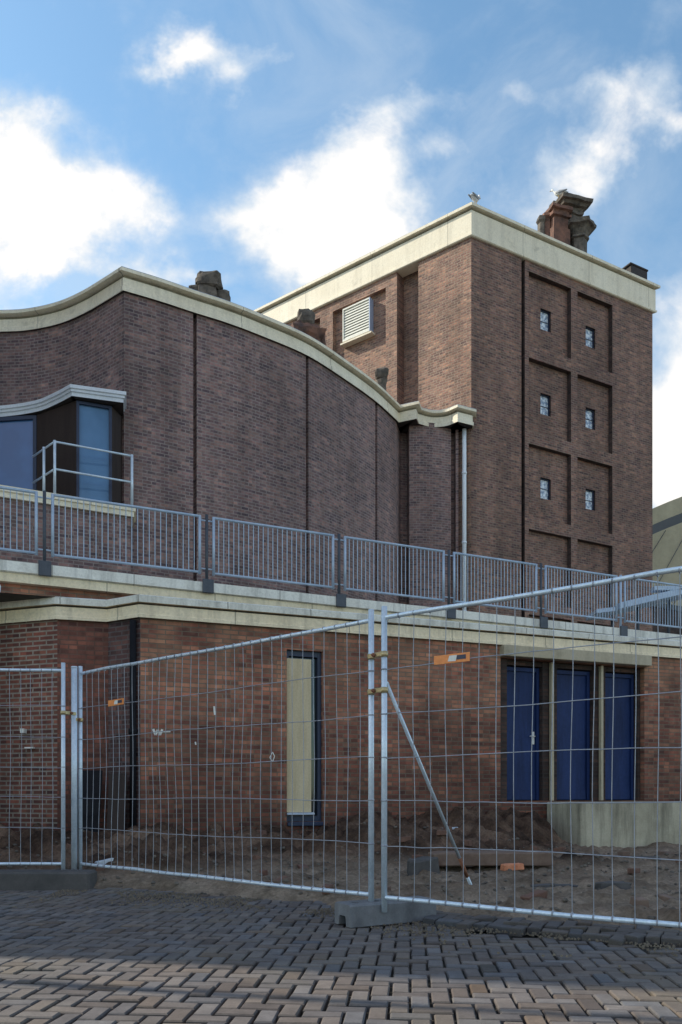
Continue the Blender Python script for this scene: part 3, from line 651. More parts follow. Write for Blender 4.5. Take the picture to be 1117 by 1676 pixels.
# boarded slit window
wf = MB()
abox(wf, W0+0.004, W0+0.05, WZ0+0.004, WZ1-0.004, -0.155, -0.06); abox(wf, W1-0.06, W1-0.004, WZ0+0.004, WZ1-0.004, -0.155, -0.06)
abox(wf, W0+0.052, W1-0.062, WZ1-0.08, WZ1-0.004, -0.155, -0.06); abox(wf, W0+0.052, W1-0.062, WZ0+0.004, WZ0+0.08, -0.155, -0.06)
wo = wf.build('window', M['navy_frame'], annex)
mb = MB(); mb.face([(*ap(W0+0.05, -0.13), WZ0+0.08), (*ap(W1-0.06, -0.13), WZ0+0.08), (*ap(W1-0.06, -0.13), WZ1-0.08), (*ap(W0+0.05, -0.13), WZ1-0.08)]); mb.build('pane', M['glass_dark'], wo)
mb = MB(); abox(mb, W0+0.012, W0+0.385, 0.635, 2.86, -0.055, -0.035, 0, 0.003); mb.build('board', M['plywood'], wo)
mb = MB(); abox(mb, W0+0.006, W0+0.42, 0.60, 0.632, -0.055, 0.02, 0, 0.004); abox(mb, W0+0.006, W1-0.006, WZ0-0.06, WZ0-0.002, -0.05, 0.05, 1, 0.006)
mb.build('sill', [M['sill_blue'], M['navy_frame']], wo)
# chalk and paint marks on the brick
def mark(pts, w=0.012):
    mb = MB()
    for (s0, z0), (s1, z1) in zip(pts[:-1], pts[1:]):
        L = math.hypot(s1-s0, z1-z0); nx, nz = -(z1-z0)/L*w/2, (s1-s0)/L*w/2
        mb.face([(*ap(s0+nx, 0.003), z0+nz), (*ap(s1+nx, 0.003), z1+nz), (*ap(s1-nx, 0.003), z1-nz), (*ap(s0-nx, 0.003), z0-nz)])
    mb.build('paint_mark', M['white_paint'], annex)
mark([(0.17, 1.78), (0.20, 1.70), (0.23, 1.77), (0.26, 1.70), (0.29, 1.78)], 0.03); mark([(0.28, 1.745), (0.40, 1.75)], 0.014)
mark([(1.0, 2.12), (1.01, 2.0)], 0.025); mark([(0.74, 1.62), (0.745, 1.58)], 0.02)
mark([(1.84, 1.50), (1.80, 1.42), (1.84, 1.36), (1.87, 1.44), (1.84, 1.50)], 0.012)
for px, py, w, h in ((39, 1201, 0.05, 0.06), (46, 1226, 0.12, 0.018)):
    Y = 10.98; X = (px-558.5)*Y/1300; zz = H + (1300-py)*Y/1300; mb = MB()
    mb.box((X, Y-0.13, zz), (w, -0.01, 0), (0, 0.12, 0), (0, 0, h)); mb.build('wall_fitting', M['white_paint'], annex)
# black downpipe on the corner and dark panel beside it
dp = MB(); dp.tube([(-2.80, 10.68, 3.24), (-2.80, 10.68, 0.2)], 0.045, 10); dp.tube([(-2.80, 10.68, 1.70), (-2.80, 10.68, 1.78)], 0.06, 10); dp.build('downpipe', M['black'], annex)
mb = MB(); mb.tube([(-4.98, 11.28, 3.58), (-4.86, 11.2, 3.70), (-4.84, 11.19, 3.82), (-4.9, 11.22, 3.95)], 0.045, 10); mb.build('overflow_pipe', M['canopy_white'], annex)
pn = MB(); pn.box((-3.52, 10.45, 0.2), (0.30, 0.06, 0), (-0.02, 0.06, 0), (0.0, 0.22, 1.02), bev=0.006)
pn.box((-3.50, 10.44, 0.62), (0.27, 0.054, 0), (0.0, -0.012, 0), (0, 0.01, 0.05))
tag(pn.build('leaning_sheet', M['black'], None), 'black flat panel leaning against the left wall beside the annex corner', 'panel')
pn = MB(); pn.box((-3.12, 10.52, 0.2), (0.24, -0.06, 0), (0.012, 0.05, 0), (0.0, 0.14, 0.98), bev=0.006); pn.box((-3.09, 10.60, 0.55), (0.2, -0.05, 0), (0, -0.02, 0), (0, 0.01, 0.06))
tag(pn.build('leaning_board', M['brown_panel'], None), 'dark brown board leaning on the short return wall next to the black downpipe', 'board')

# terrace railing sections
posts_t = [-1.85, 0.608, 3.078, 5.426, 7.655, 9.765, 11.80, 13.9]
desc = ['grey steel railing section at the far left, cut by the picture edge', 'grey steel railing section below the balcony', 'grey steel railing section left of the middle wall joint', 'grey steel railing section above the fence posts', 'grey steel railing section in front of the white drainpipe', 'grey steel railing section before the tower panels', 'grey steel railing section farthest right, behind the sloping beam']
for i in range(7):
    a, b = posts_t[i] + 0.115, posts_t[i+1] - 0.115
    base = tp((a+b)/2, -0.02)
    r = empty('railing_section', (base[0], base[1], 4.33), desc[i], 'railing', 'railing sections along the terrace edge')
    f = MB(); P = lambda t, zz, d=-0.02: (*tp(t, d), zz)
    for t in (a, b): f.tube([P(t, 4.46), P(t, 5.405)], 0.024, 8)
    f.tube([P(a, 5.39), P(b, 5.39)], 0.022, 8); f.tube([P(a, 4.49), P(b, 4.49)], 0.020, 8)
    f.build('frame', M['rail_steel'], r)
    n = 25
    for k in range(1, n):
        t = a + (b-a)*k/n; q = MB(); q.tube([P(t, 4.49), P(t, 5.385)], 0.0072, 6, cap=False); q.build('baluster', M['rail_steel'], r)
for i, t in enumerate(posts_t):
    if i in (0, 7): continue
    base = tp(t, 0.03)
    r = empty('railing_post', (base[0], base[1], 4.12), ['railing post beyond the left picture edge', 'railing post under the balcony corner', 'railing post left of the long curved wall joint', 'railing post above the boarded window', 'railing post left of the white drainpipe', 'railing post in front of the tower groove', 'railing post beside the sloping steel beam', 'railing post beyond the right picture edge'][i], 'railing post', 'posts between the terrace railing sections')
    f = MB(); p = tp(t, -0.02); f.tube([(*p, 4.20), (*p, 5.43)], 0.026, 8); f.build('post', M['rail_dark'] if i != 6 else M['rail_steel'], r)
    f = MB(); q = tp(t-0.09, 0.052); f.box((*q, 4.14), (DT[0]*0.18, DT[1]*0.18, 0), (NT[0]*0.04, NT[1]*0.04, 0), (0, 0, 0.22), bev=0.006); f.build('base_plate', M['rail_dark'], r)
    for zz in (4.55, 5.33):
        f = MB(); f.tube([(*tp(t-0.115, -0.02), zz), (*tp(t+0.115, -0.02), zz)], 0.013, 6); f.build('bracket', M['rail_steel'], r)

# sloping steel beam with landing plate on the terrace at the right
bm = empty('steel_gangway', (6.5, 18.8, 4.33), 'pale blue steel beam sloping up to the right behind the terrace railing', 'gangway')
Yb = 18.2; g = lambda px, py, dy=0: ((px-558.5)*(Yb+dy)/1300, Yb+dy, H + (1300-py)*(Yb+dy)/1300)
mb = MB()
a, b = Vector(g(1014, 997)), Vector(g(1150, 965))
mb.box(a, b - a, (0, 0.8, 0), (0, 0, 0.15), bev=0.01); mb.build('sloping_beam', M['rail_steel'], bm)
mb = MB(); a, b = Vector(g(977, 1004)), Vector(g(1012, 1000)); mb.box(a, b - a, (0, 0.8, 0), (0, 0, 0.10), bev=0.01); mb.build('landing_plate', M['rail_steel'], bm)
mb = MB(); a, b = Vector(g(1072, 966)), Vector(g(1150, 966)); mb.box(a, b - a, (0, 0.25, 0), (0, 0, 0.10), bev=0.01); mb.build('upper_beam', M['rail_steel'], bm)
for px, py in ((1003, 1003), (1045, 992), (1095, 980), (1130, 966)):
    mb = MB(); p = g(px, py, 0.4); mb.tube([(p[0], p[1], 4.325), p], 0.04, 8); mb.build('support_leg', M['rail_dark'], bm)

# concrete plinth before the doors
mb = MB(); pl0 = ap(6.45, 0.02); mb.box((*pl0, -0.2), (DA[0]*8, DA[1]*8, 0), (NA[0]*0.88, NA[1]*0.88, 0), (0, 0, 0.975), bev=0.015)
tag(mb.build('concrete_plinth', M['plinth'], None), 'stained grey concrete plinth below the right-hand blue doors', 'plinth')

# ------------------------------------------------------------------ surroundings
far = empty('arched_warehouse', (25, 48, 0), 'distant khaki clad warehouse with arched roof right of the tower', 'building')
mb = MB(); rings = []
xs = [15.0 + k*0.8 for k in range(30)]
zt = lambda x: 14.2 + 5.2*math.sin(PI*(x-13.0)/27.0)**0.8
def strip(mb, f0, f1, y, mi=0):
    for x0, x1 in zip(xs[:-1], xs[1:]): mb.face([(x0, y, f0(x0)), (x1, y, f0(x1)), (x1, y, f1(x1)), (x0, y, f1(x0))], None, mi)
strip(mb, lambda x: 0, lambda x: zt(x)-1.5, 46.0); strip(mb, lambda x: zt(x)-0.95, zt, 46.0)
for x0, x1 in zip(xs[:-1], xs[1:]): mb.face([(x0, 46, zt(x0)), (x1, 46, zt(x1)), (x1, 70, zt(x1)), (x0, 70, zt(x0))], None, 0, True)
mb.face([(15.0, 46, 0), (15.0, 70, 0), (15.0, 70, zt(15)), (15.0, 46, zt(15))])
mb.build('cladding', M['khaki'], far)
mb = MB(); strip(mb, lambda x: zt(x)-1.5, lambda x: zt(x)-0.95, 46.0); mb.build('window_band', M['band_dark'], far)
for k in range(6):
    mb = MB(); x = 15.6 + k*1.6; mb.box((x, 45.90, 9.0), (1.9, 0, 0), (0, 0.09, 0), (1.4, 0, zt(x+1.6)-1.6-9.0)) if False else mb.tube([(x, 45.95, 11.0), (x+3.2, 45.95, zt(x+3.2)-1.6)], 0.018, 6); mb.build('seam_rail', M['band_dark'], far)
lowb = empty('low_shed', (10.5, 26, 0), 'low dark brick shed between the tower and the warehouse', 'building')
mb = MB(); mb.wall([(9.6, 24.9), (19.0, 30.0), (16.0, 38.0), (9.0, 36)], 0, 6.8); mb.build('wall', M['dark_brick'], lowb)
mb = MB(); mb.box((9.5, 24.8, 6.8), (9.6, 5.2, 0), (-3.0, 8, 0), (0, 0, 0.16)); mb.build('roof', M['roof_felt'], lowb)
# the neighbouring block left of the picture whose shadow lies over the yard
nb = empty('neighbouring_block', (-12, 14, 0), 'tall plain brick block left of the picture that shades the yard', 'building')
SX, SY = -0.974, 0.225
nx0, nyc = -13.6, 4.06 + 0.225/0.974*(13.6-0.4)
FP = [(-22, nyc+4.2), (nx0, nyc), (nx0, 21.0), (-22, 21.0)]
mb = MB(); mb.wall(FP + [FP[0]], -0.1, 18.0); mb.build('wall', M['far_brick'], nb)
mb = MB(); polycap(mb, FP, 17.85); sweep(mb, FP, [(-0.1, 17.7), (0.15, 17.7), (0.15, 18.1), (-0.1, 18.1)], closed=True); mb.build('roof', M['cream'], nb)
for zz in (2, 6, 10):
    for k in range(3):
        y0 = nyc + 1.5 + k*3.0
        window_on(nb, (nx0+0.03, y0), (nx0+0.03, y0+1.4), zz, zz+2, 0.07, M['glass_dark'], M['white_paint'])
lampx, lampy = -7.6, 3.72 + 0.231*6.4
lp_ = empty('street_lamp', (lampx, lampy, 0), 'slim street lamp left of the picture casting a thin line over the paving', 'lamp')
mb = MB(); mb.tube([(lampx, lampy, -0.1), (lampx, lampy, 1.0), (lampx, lampy, 9.0)], 0.05, 10, radii=[0.06, 0.05, 0.035]); mb.build('pole', M['galv'], lp_)
mb = MB(); mb.tube([(lampx, lampy, 9.0), (lampx-0.1, lampy, 9.2), (lampx-0.9, lampy, 9.3)], 0.03, 8); mb.build('arm', M['galv'], lp_)
mb = MB(); lump(mb, (lampx-1.05, lampy, 9.28), 0.3, 0.12, 0.07, 3, sq=0.8); mb.build('lamp_head', M['galv'], lp_)

# ------------------------------------------------------------------ ground
mb = MB(); S = 600; mb.face([(-S, -S, -0.12), (S, -S, -0.12), (S, S, -0.12), (-S, S, -0.12)]); tag(mb.build('ground', M['ground']), kind='structure')
def interp(x, tab):
    if x <= tab[0][0]: return tab[0][1]
    for (a, va), (b, vb) in zip(tab[:-1], tab[1:]):
        if x <= b: t = (x-a)/(b-a); return va + (vb-va)*t
    return tab[-1][1]
def pave_edge(x): return interp(x, [(-6, 7.5), (-2.2, 7.35), (-1.2, 7.05), (-0.2, 6.4), (0.4, 5.75), (1.0, 5.35), (1.8, 5.0), (2.6, 4.65), (4, 4.3), (7, 4.0)])
def soil_h(x, y):
    e = pave_edge(x); t = max(0.0, min(1.0, (y - e + 0.25)/0.9)); t = t*t*(3-2*t)
    base = -0.07 + 0.12*t
    dx, dy = x-AC[0], y-AC[1]; s = dx*DA[0] + dy*DA[1]; d = dx*NA[0] + dy*NA[1]
    hw = interp(s, [(-3, 0.36), (-1.0, 0.30), (0, 0.30), (1.2, 0.22), (2.4, 0.30), (4.2, 0.46), (5.5, 0.56), (5.95, 0.46), (6.35, 0.04), (9, 0.02), (14, 0.02)])
    sig = interp(s, [(-1, 1.6), (1, 1.5), (3, 1.5), (4.6, 1.7), (5.9, 0.9), (6.4, 0.7), (7, 1.5)])
    dd = max(d, 0.0)
    if s < 0: dd = max(0.0, 10.75 - y)
    h = base + t*hw*math.exp(-(dd/sig)**2)
    # spoil heap and a shallow dug edge
    h += t*0.16*math.exp(-((x+2.0)**2/0.9 + (y-8.6)**2/0.5)) + t*0.14*math.exp(-((x-0.7)**2/1.4 + (y-10.4)**2/0.8)) + t*0.10*math.exp(-((x-2.4)**2/0.5 + (y-9.2)**2/0.25))
    v = Vector((x, y, 0))
    fr = mnoise.fractal(v*1.1, 0.8, 2.0, 6); fine = mnoise.fractal(v*5.5 + Vector((31, 7, 0)), 0.8, 2.0, 4)
    rough = 0.35 + 0.65*min(1.0, max(0.0, (h-0.04)/0.2))
    rid = 1.0 - abs(mnoise.noise(v*1.7 + Vector((3, 11, 0))))*2.0
    return h + t*rough*(0.15*fr + 0.11*fine + 0.08*rid) + t*0.014*fine
GX0, GX1, GY0, GY1 = -8.5, 8.5, 3.6, 16.0; st = 0.055
nx, ny = int((GX1-GX0)/st), int((GY1-GY0)/st)
vs = [(GX0+i*st, GY0+j*st, soil_h(GX0+i*st, GY0+j*st)) for j in range(ny+1) for i in range(nx+1)]
fs = [(j*(nx+1)+i, j*(nx+1)+i+1, (j+1)*(nx+1)+i+1, (j+1)*(nx+1)+i) for j in range(ny) for i in range(nx)]
me = bpy.data.meshes.new('soil'); me.from_pydata(vs, [], fs); me.polygons.foreach_set('use_smooth', [True]*len(fs)); me.materials.append(M['soil']); me.update()
so = bpy.data.objects.new('soil', me); COL.objects.link(so); tag(so, kind='structure')
# herringbone pavers
mb = MB(); U = 0.09; rot = math.radians(-5.0); cr, sr = math.cos(rot), math.sin(rot)
def paver(mb, cxx, cyy, w, d, ang, z0, tilt, tone, hgt=0.075):
    ca, sa = math.cos(ang), math.sin(ang); g_ = 0.0045; c = 0.006
    def P(x, y, zz): return (cxx + x*ca - y*sa, cyy + x*sa + y*ca, z0 + zz + tilt[0]*x + tilt[1]*y)
    hw, hd = w/2-g_, d/2-g_
    def ring(i, zz): return [P(-hw+i, -hd+i, zz), P(hw-i, -hd+i, zz), P(hw-i, hd-i, zz), P(-hw+i, hd-i, zz)]
    r0, r1, r2 = ring(0, -hgt), ring(0, -c), ring(c, 0)
    mb.face(r2, None, 0, False, tone)
    for A_, B_ in ((r1, r2), (r0, r1)):
        for k in range(4): mb.face([A_[k], A_[(k+1) % 4], B_[(k+1) % 4], B_[k]], None, 0, False, tuple(x*0.8 for x in tone))
def tone():
    v = random.gauss(0.134, 0.02); w = random.gauss(0, 0.008)
    return (max(0.07, v+0.014+w), max(0.07, v-0.004), max(0.065, v-0.010-w))
cnt = 0
for i in range(-90, 90):
    for j in range(-24, 74):
        k = (i - j) % 4
        if k == 0: c = (i+1.0, j+0.5); a = 0
        elif k == 3: c = (i+0.5, j+1.0); a = PI/2
        else: continue
        x0, y0 = c[0]*U, c[1]*U + 2.2
        x, y = x0*cr - y0*sr, x0*sr + y0*cr
        if y < 1.2 or abs(x) > 0.62*y + 0.9: continue
        e = pave_edge(x) + 0.16*mnoise.noise(Vector((x*2.3, y*2.3, 5)))
        if y > e + 0.2: continue
        if x > 0.75 and y > e - 0.30 : continue          # torn edge, relaid as the raised patch
        sag = 0.018*mnoise.noise(Vector((x*0.8, y*0.8, 2)))
        paver(mb, x + random.gauss(0, 0.0015), y + random.gauss(0, 0.0015), 2*U*random.uniform(0.965, 1.0), U*random.uniform(0.94, 1.0), a + rot + random.gauss(0, 0.016), sag + random.gauss(0, 0.0022), (random.gauss(0, 0.012), random.gauss(0, 0.012)), tone())
tag(mb.build('paving', M['paver']), kind='structure')
mb = MB(); nxp = 60
pts = [(-9 + 18*k/nxp, -4) for k in range(nxp+1)]
for k in range(nxp):
    x0, x1 = pts[k][0], pts[k+1][0]
    mb.face([(x0, -4, -0.03), (x1, -4, -0.03), (x1, pave_edge(x1)+0.3, -0.03), (x0, pave_edge(x0)+0.3, -0.03)])
tag(mb.build('bedding_sand', M['joint_sand']), kind='structure')
# raised, broken edge of paving under the right-hand fence
mb = MB(); r2 = math.radians(-27)
c2, s2 = math.cos(r2), math.sin(r2)
for i in range(-6, 34):
    for j in range(-1, 9):
        k = (i - j) % 4
        if k == 0: c = (i+1.0, j+0.5); a = 0
        elif k == 3: c = (i+0.5, j+1.0); a = PI/2
        else: continue
        x0, y0 = c[0]*U, c[1]*U
        x, y = 0.72 + x0*c2 - y0*s2, 5.20 + x0*s2 + y0*c2
        if y0 < 0.14 + 0.2*mnoise.noise(Vector((x*2.6, 2, 1))) or y0 > 0.55 + 0.12*mnoise.noise(Vector((x*2, 9, 1))) or x < 0.62: continue
        near = y0 < 0.25
        paver(mb, x, y, 2*U, U, a + r2 + random.gauss(0, 0.12 if near else 0.03), 0.036 + random.gauss(0, 0.010 if near else 0.005), (random.gauss(0, 0.06), random.gauss(0.06 if near else 0.0, 0.05)), tuple(0.75*t for t in tone()), 0.05)
tag(mb.build('raised_paving', M['paver']), kind='structure')
# sand blown over the paving along its torn edge
rs = random.Random(3); mb = MB()
for k in range(5200):
    x = rs.uniform(-2.6, 3.2); e = pave_edge(x); y = e - abs(rs.gauss(0, 0.38)) + 0.05
    if mnoise.noise(Vector((x*1.6, y*1.6, 8))) < -0.05 or y < 3.0: continue
    q = rs.uniform(0.003, 0.011); zc = 0.006; an = rs.uniform(0, 6)
    mb.rings([[(x+q*math.cos(an+j*PI*2/5), y+q*math.sin(an+j*PI*2/5), zc-0.004) for j in range(5)], [(x+0.55*q*math.cos(an+j*PI*2/5), y+0.55*q*math.sin(an+j*PI*2/5), zc+q*0.6) for j in range(5)]], True, False)
tag(mb.build('sand_grains', M['soil_crumb']), 'crumbs of sandy earth spilled over the paving edge', 'sand', kind='stuff')
# kerb at the lower left
mb = MB(); mb.box((-6.5, 7.48, -0.05), (4.14, -0.04, 0), (0.0, 0.26, 0), (0, 0, 0.22), bev=0.02); tag(mb.build('kerb', M['kerb']), kind='structure')

# ------------------------------------------------------------------ site fence
def fence_panel(a, b, z_lo, z_hi, spacing, label, seed, plate=None):
    rnd = random.Random(seed); a = Vector((*a, 0)); b = Vector((*b, 0)); d = b - a; L = d.length; d.normalize(); n = Vector((d.y, -d.x, 0)); z = Vector((0, 0, 1))
    r = empty('mesh_fence', a + z*0.1, label, 'fence panel', 'mesh panels of the site fence')
    for p in (a, b):
        q = MB(); q.tube([p + z*(z_lo-0.10), p + z*(z_hi+0.075)], 0.0205, 12); q.build('post', M['galv'], r)
    for zz, nm in ((z_hi, 'top_rail'), (z_lo, 'bottom_rail')):
        q = MB(); pts = [a + d*(L*k/8) + z*(zz + (rnd.gauss(0, 0.004) if 0 < k < 8 else 0)) + n*(rnd.gauss(0, 0.004) if 0 < k < 8 else 0) for k in range(9)]
        q.tube(pts, 0.0155, 10, cap=False); q.build(nm, M['galv'], r)
    q = MB(); nw = int(L/spacing); hz = [z_lo + (z_hi-z_lo)*k for k in (0.185, 0.345, 0.50, 0.655, 0.815)]
    ph = [rnd.uniform(0, 6) for _ in range(8)]
    bow = lambda u, zz: 0.012*math.sin(ph[0] + u*1.9 + zz*2.0) + 0.008*math.sin(ph[1] + u*4.3 - zz*3.1)
    for k in range(1, nw):
        u = L*k/nw; jit = rnd.gauss(0, 0.004); pts = []
        for m_ in range(9):
            zz = z_lo + (z_hi-z_lo)*m_/8; e = math.sin(PI*m_/8)
            pts.append(a + d*(u + jit + e*0.006*math.sin(ph[2] + u*3 + zz*3)) + z*zz + n*(e*bow(u, zz)))
        q.tube(pts, 0.0027, 5, cap=False)
        for zz in (z_lo, z_hi): q.tube([a + d*(u+jit-0.004) + z*zz, a + d*(u+jit+0.004) + z*zz], 0.0185, 8)
    for i, h in enumerate(hz):
        pts = [a + d*(L*k/24) + z*(h + 0.008*math.sin(ph[3+i] + k*0.35) + rnd.gauss(0, 0.0015)) + n*(0.005 + math.sin(PI*k/24)*bow(L*k/24, h)) for k in range(25)]
        q.tube(pts, 0.0033, 5, cap=False)
        for p in (a, b): q.tube([p + z*(h-0.004), p + z*(h+0.004)], 0.0235, 10)
    q.build('wire_mesh', M['galv_wire'], r)
    if plate:
        s, zz, tilt, side = plate; o = a + d*s + z*zz + n*0.014*side; ex = d*0.26 + z*tilt
        q = MB(); q.box(o, ex, n*0.004*side, z*0.058, bev=0.0012); po = q.build('name_plate', M['orange'], r)
        q = MB(); o2 = o + n*0.0062*side
        q.face([o2 + ex*0.40 + z*0.012, o2 + ex*0.62 + z*0.010, o2 + ex*0.66 + z*0.048, o2 + ex*0.44 + z*0.048]); q.build('pale_patch', M['white_paint'], po)
        q = MB(); q.face([o2 + ex*0.64 + z*0.018, o2 + ex*0.90 + z*0.018, o2 + ex*0.90 + z*0.046, o2 + ex*0.64 + z*0.046]); q.build('dark_patch', M['plate_dark'], po)
    return r
P2L, P2R = (-2.62, 7.98), (0.21, 5.53); P3L = (0.295, 5.42); P3R = (0.295+0.80*3.6, 5.42-0.60*3.6)
P1R = (-2.73, 7.80); P1L = (-2.73-3.5, 7.63)
fence_panel(P1L, P1R, 0.215, 2.115, 0.103, 'mesh fence panel at the left edge, square on to the viewer', 1)
fence_panel(P2L, P2R, 0.20, 2.11, 0.109, 'mesh fence panel in the middle, in front of the boarded window', 2, (0.52, 1.74, 0.004, 1))
fence_panel(P3L, P3R, 0.195, 2.105, 0.118, 'mesh fence panel nearest the viewer on the right, before the blue doors', 3, (0.40, 1.74, 0.0, 1))
# free standing coupling pole
q = MB(); q.tube([(-2.665, 7.93, 0.08), (-2.665, 7.93, 2.16)], 0.03, 14); q.tube([(-2.665, 7.93, 2.16), (-2.665, 7.93, 2.175)], 0.032, 14)
tag(q.build('coupling_pole', M['galv']), 'thick galvanised pole between the left and middle fence panels', 'pole')
def clamp(p, q_, zz, label):
    p = Vector((*p, zz)); q_ = Vector((*q_, zz)); r = empty('fence_clamp', (p+q_)/2, label, 'clamp', 'clamps joining the fence panels')
    d = (q_-p).normalized(); n = Vector((d.y, -d.x, 0))
    m_ = MB(); m_.tube([p - Vector((0, 0, 0.019)), p + Vector((0, 0, 0.019))], 0.027, 12); m_.build('collar', M['brass'], r); m_ = MB(); m_.tube([q_ - Vector((0, 0, 0.019)), q_ + Vector((0, 0, 0.019))], 0.027, 12); m_.build('collar', M['brass'], r)
    m_ = MB(); m_.box(p + n*0.018 - Vector((0, 0, 0.016)), q_-p, n*0.012, (0, 0, 0.032), bev=0.003); m_.build('bridge', M['brass'], r)
    m_ = MB(); c = (p+q_)/2; m_.tube([c - n*0.025, c + n*0.055], 0.008, 6); m_.tube([c + n*0.03, c + n*0.044], 0.015, 6); m_.build('bolt', M['rust'], r)
clamp(P2R, P3L, 1.855, 'upper yellowish clamp joining the two nearest fence posts')
clamp(P2R, P3L, 1.61, 'lower yellowish clamp joining the two nearest fence posts')
clamp(P1R, (-2.665, 7.93), 1.70, 'clamp joining the left fence panel to the thick pole')
clamp((-2.665, 7.93), P2L, 1.645, 'clamp joining the thick pole to the middle fence panel')
# back stay
q = empty('fence_brace', (1.17, 6.88, 0.05), 'long diagonal steel brace propping the right fence panel from behind', 'brace')
A0, B0 = Vector((0.315, 5.47, 1.66)), Vector((1.18, 6.88, -0.02)); L = B0 - A0
m_ = MB(); m_.tube([A0, A0+L*0.77], 0.014, 10); m_.tube([A0+L*0.86, B0], 0.014, 10); m_.build('tube', M['galv'], q)
m_ = MB(); m_.tube([A0+L*0.765, A0+L*0.865], 0.0165, 10); m_.build('rusty_sleeve', M['rust'], q)
m_ = MB(); m_.tube([A0 - Vector((0.02, 0.05, 0.0)), A0 + Vector((0.0, 0.02, 0))], 0.02, 8); m_.build('hook', M['galv'], q)
# concrete foot with hand slot and post holes
ft = empty('concrete_block', (0.28, 5.5, 0), 'grey concrete fence foot with a hand slot under the two nearest posts', 'fence foot')
fx = Vector((0.88, 0.475, 0)); fy = Vector((-0.475, 0.88, 0)); fo = Vector((0.065, 5.315, 0.004)); FL, FW, FH = 0.70, 0.235, 0.15
m_ = MB(); prof = [(0.0, 0), (0.065, 0), (0.073, 0.058), (0.085, 0.068), (0.15, 0.068), (0.162, 0.058), (0.17, 0), (FW, 0), (FW-0.006, FH-0.012), (FW-0.02, FH), (0.02, FH), (0.006, FH-0.012)]
rg = []
for u in (0, 0.012, FL-0.012, FL):
    k = 0.004 if u in (0, FL) else 0.0
    rg.append([fo + fx*u + fy*(min(max(y, k), FW-k)) + Vector((0, 0, max(0, z_-(k if z_ > 0.1 else 0)))) for y, z_ in prof])
# sides and ends; the top is left to the pierced plates below
n_ = len(prof)
for i in range(3):
    for k in range(n_):
        k2 = (k+1) % n_
        if prof[k] == (FW-0.02, FH) and i == 1: continue
        m_.face([rg[i][k], rg[i][k2], rg[i+1][k2], rg[i+1][k]])
for rr in (rg[0], rg[3]):
    for tri in ((0, 1, 2, 11), (2, 3, 10, 11), (3, 4, 9, 10), (4, 5, 8, 9), (5, 6, 7, 8)): m_.face([rr[t] for t in tri])
y0, y1 = 0.02, FW-0.02; holes = [0.10, 0.26, 0.42, 0.58]; ed = [0.012, 0.18, 0.34, 0.50, FL-0.012]; top = Vector((0, 0, FH))
for h, ea, eb in zip(holes, ed[:-1], ed[1:]):
    cu, cv_ = h, FW/2; inn, outp = [], []
    for k in range(24):
        an = 2*PI*k/24 + PI/4; c_, s_ = math.cos(an), math.sin(an)
        inn.append(fo + fx*(cu + 0.03*c_) + fy*(cv_ + 0.03*s_) + top)
        t = min(((eb-cu) if c_ > 0 else (cu-ea))/max(abs(c_), 1e-6), ((y1-cv_) if s_ > 0 else (cv_-y0))/max(abs(s_), 1e-6))
        outp.append(fo + fx*(cu + t*c_) + fy*(cv_ + t*s_) + top)
    for cu2, sv in ((eb, y1), (ea, y1), (ea, y0), (eb, y0)):   # exact cell corners
        pc = fo + fx*cu2 + fy*sv + top
        kbest = min(range(24), key=lambda q: (outp[q]-pc).length); outp[kbest] = pc
    low = [p - Vector((0, 0, 0.06)) for p in inn]
    for k in range(24):
        k2 = (k+1) % 24
        m_.face([inn[k], inn[k2], outp[k2], outp[k]]); m_.face([inn[k], inn[k2], low[k2], low[k]])
    m_.face(low)
m_.build('block', M['concrete'], ft)

# ------------------------------------------------------------------ rubble and small things
def at(px, py, Y): return Vector(((px-558.5)*Y/1300, Y, H + (1300-py)*Y/1300))
def chunk(mb, c, sx, sy, sz, ang, seed, tilt=0.0, amp=0.18):
    ca, sa = math.cos(ang), math.sin(ang); rings = []
    for zz, f in ((-1, 0.92), (-0.85, 1.0), (0.8, 0.98), (1, 0.86)):
        ring = []
        for k in range(16):
            s_ = k/16*4; i = int(s_); t = s_-i; cs = [(-1, -1), (1, -1), (1, 1), (-1, 1)]
            x = cs[i][0]*(1-t) + cs[(i+1) % 4][0]*t; y = cs[i][1]*(1-t) + cs[(i+1) % 4][1]*t
            w = mnoise.noise_vector(Vector((x*1.3+seed*5, y*1.3, zz)))*amp
            X, Y_, Z = (x*f + w.x)*sx, (y*f + w.y)*sy, (zz + w.z)*sz
            ring.append((c[0] + X*ca - Y_*sa, c[1] + X*sa + Y_*ca, c[2] + Z + tilt*X))
        rings.append(ring)
    mb.rings(rings, True, False)
rnd = random.Random(5)
def on_soil(x, y): return max(soil_h(x, y), -0.02)
spots = []
while len(spots) < 46:
    x, y = rnd.uniform(-3.2, 4.4), rnd.uniform(5.4, 11.2)
    if y < pave_edge(x) + 0.1: continue
    dx, dy = x-AC[0], y-AC[1]
    if dx*NA[0]+dy*NA[1] < 0.5 or (x < -2.4 and y > 10.2): continue
    spots.append((x, y))
for i, (x, y) in enumerate(spots):
    m_ = MB(); k = rnd.uniform(0.35, 1.0); chunk(m_, (x, y, on_soil(x, y) + 0.012), 0.10*k, 0.05*rnd.uniform(0.7, 1.2), 0.032*rnd.uniform(0.7, 1.2), rnd.uniform(0, PI), i, rnd.uniform(-0.3, 0.3))
    tag(m_.build('brick_fragment', M['rubble'] if i % 3 else M['slab']), 'brown broken brick lying in the soil behind the fence', 'brick', 'broken bricks scattered in the soil')
p = Vector((1.80, 8.35, 0)); m_ = MB(); chunk(m_, (p.x, p.y, on_soil(p.x, p.y) + 0.055), 0.105, 0.05, 0.034, 0.15, 90, 0.05)
tag(m_.build('brick_fragment', M['orange_brick']), 'bright orange brick lying on the soil in front of the broken slab', 'brick')
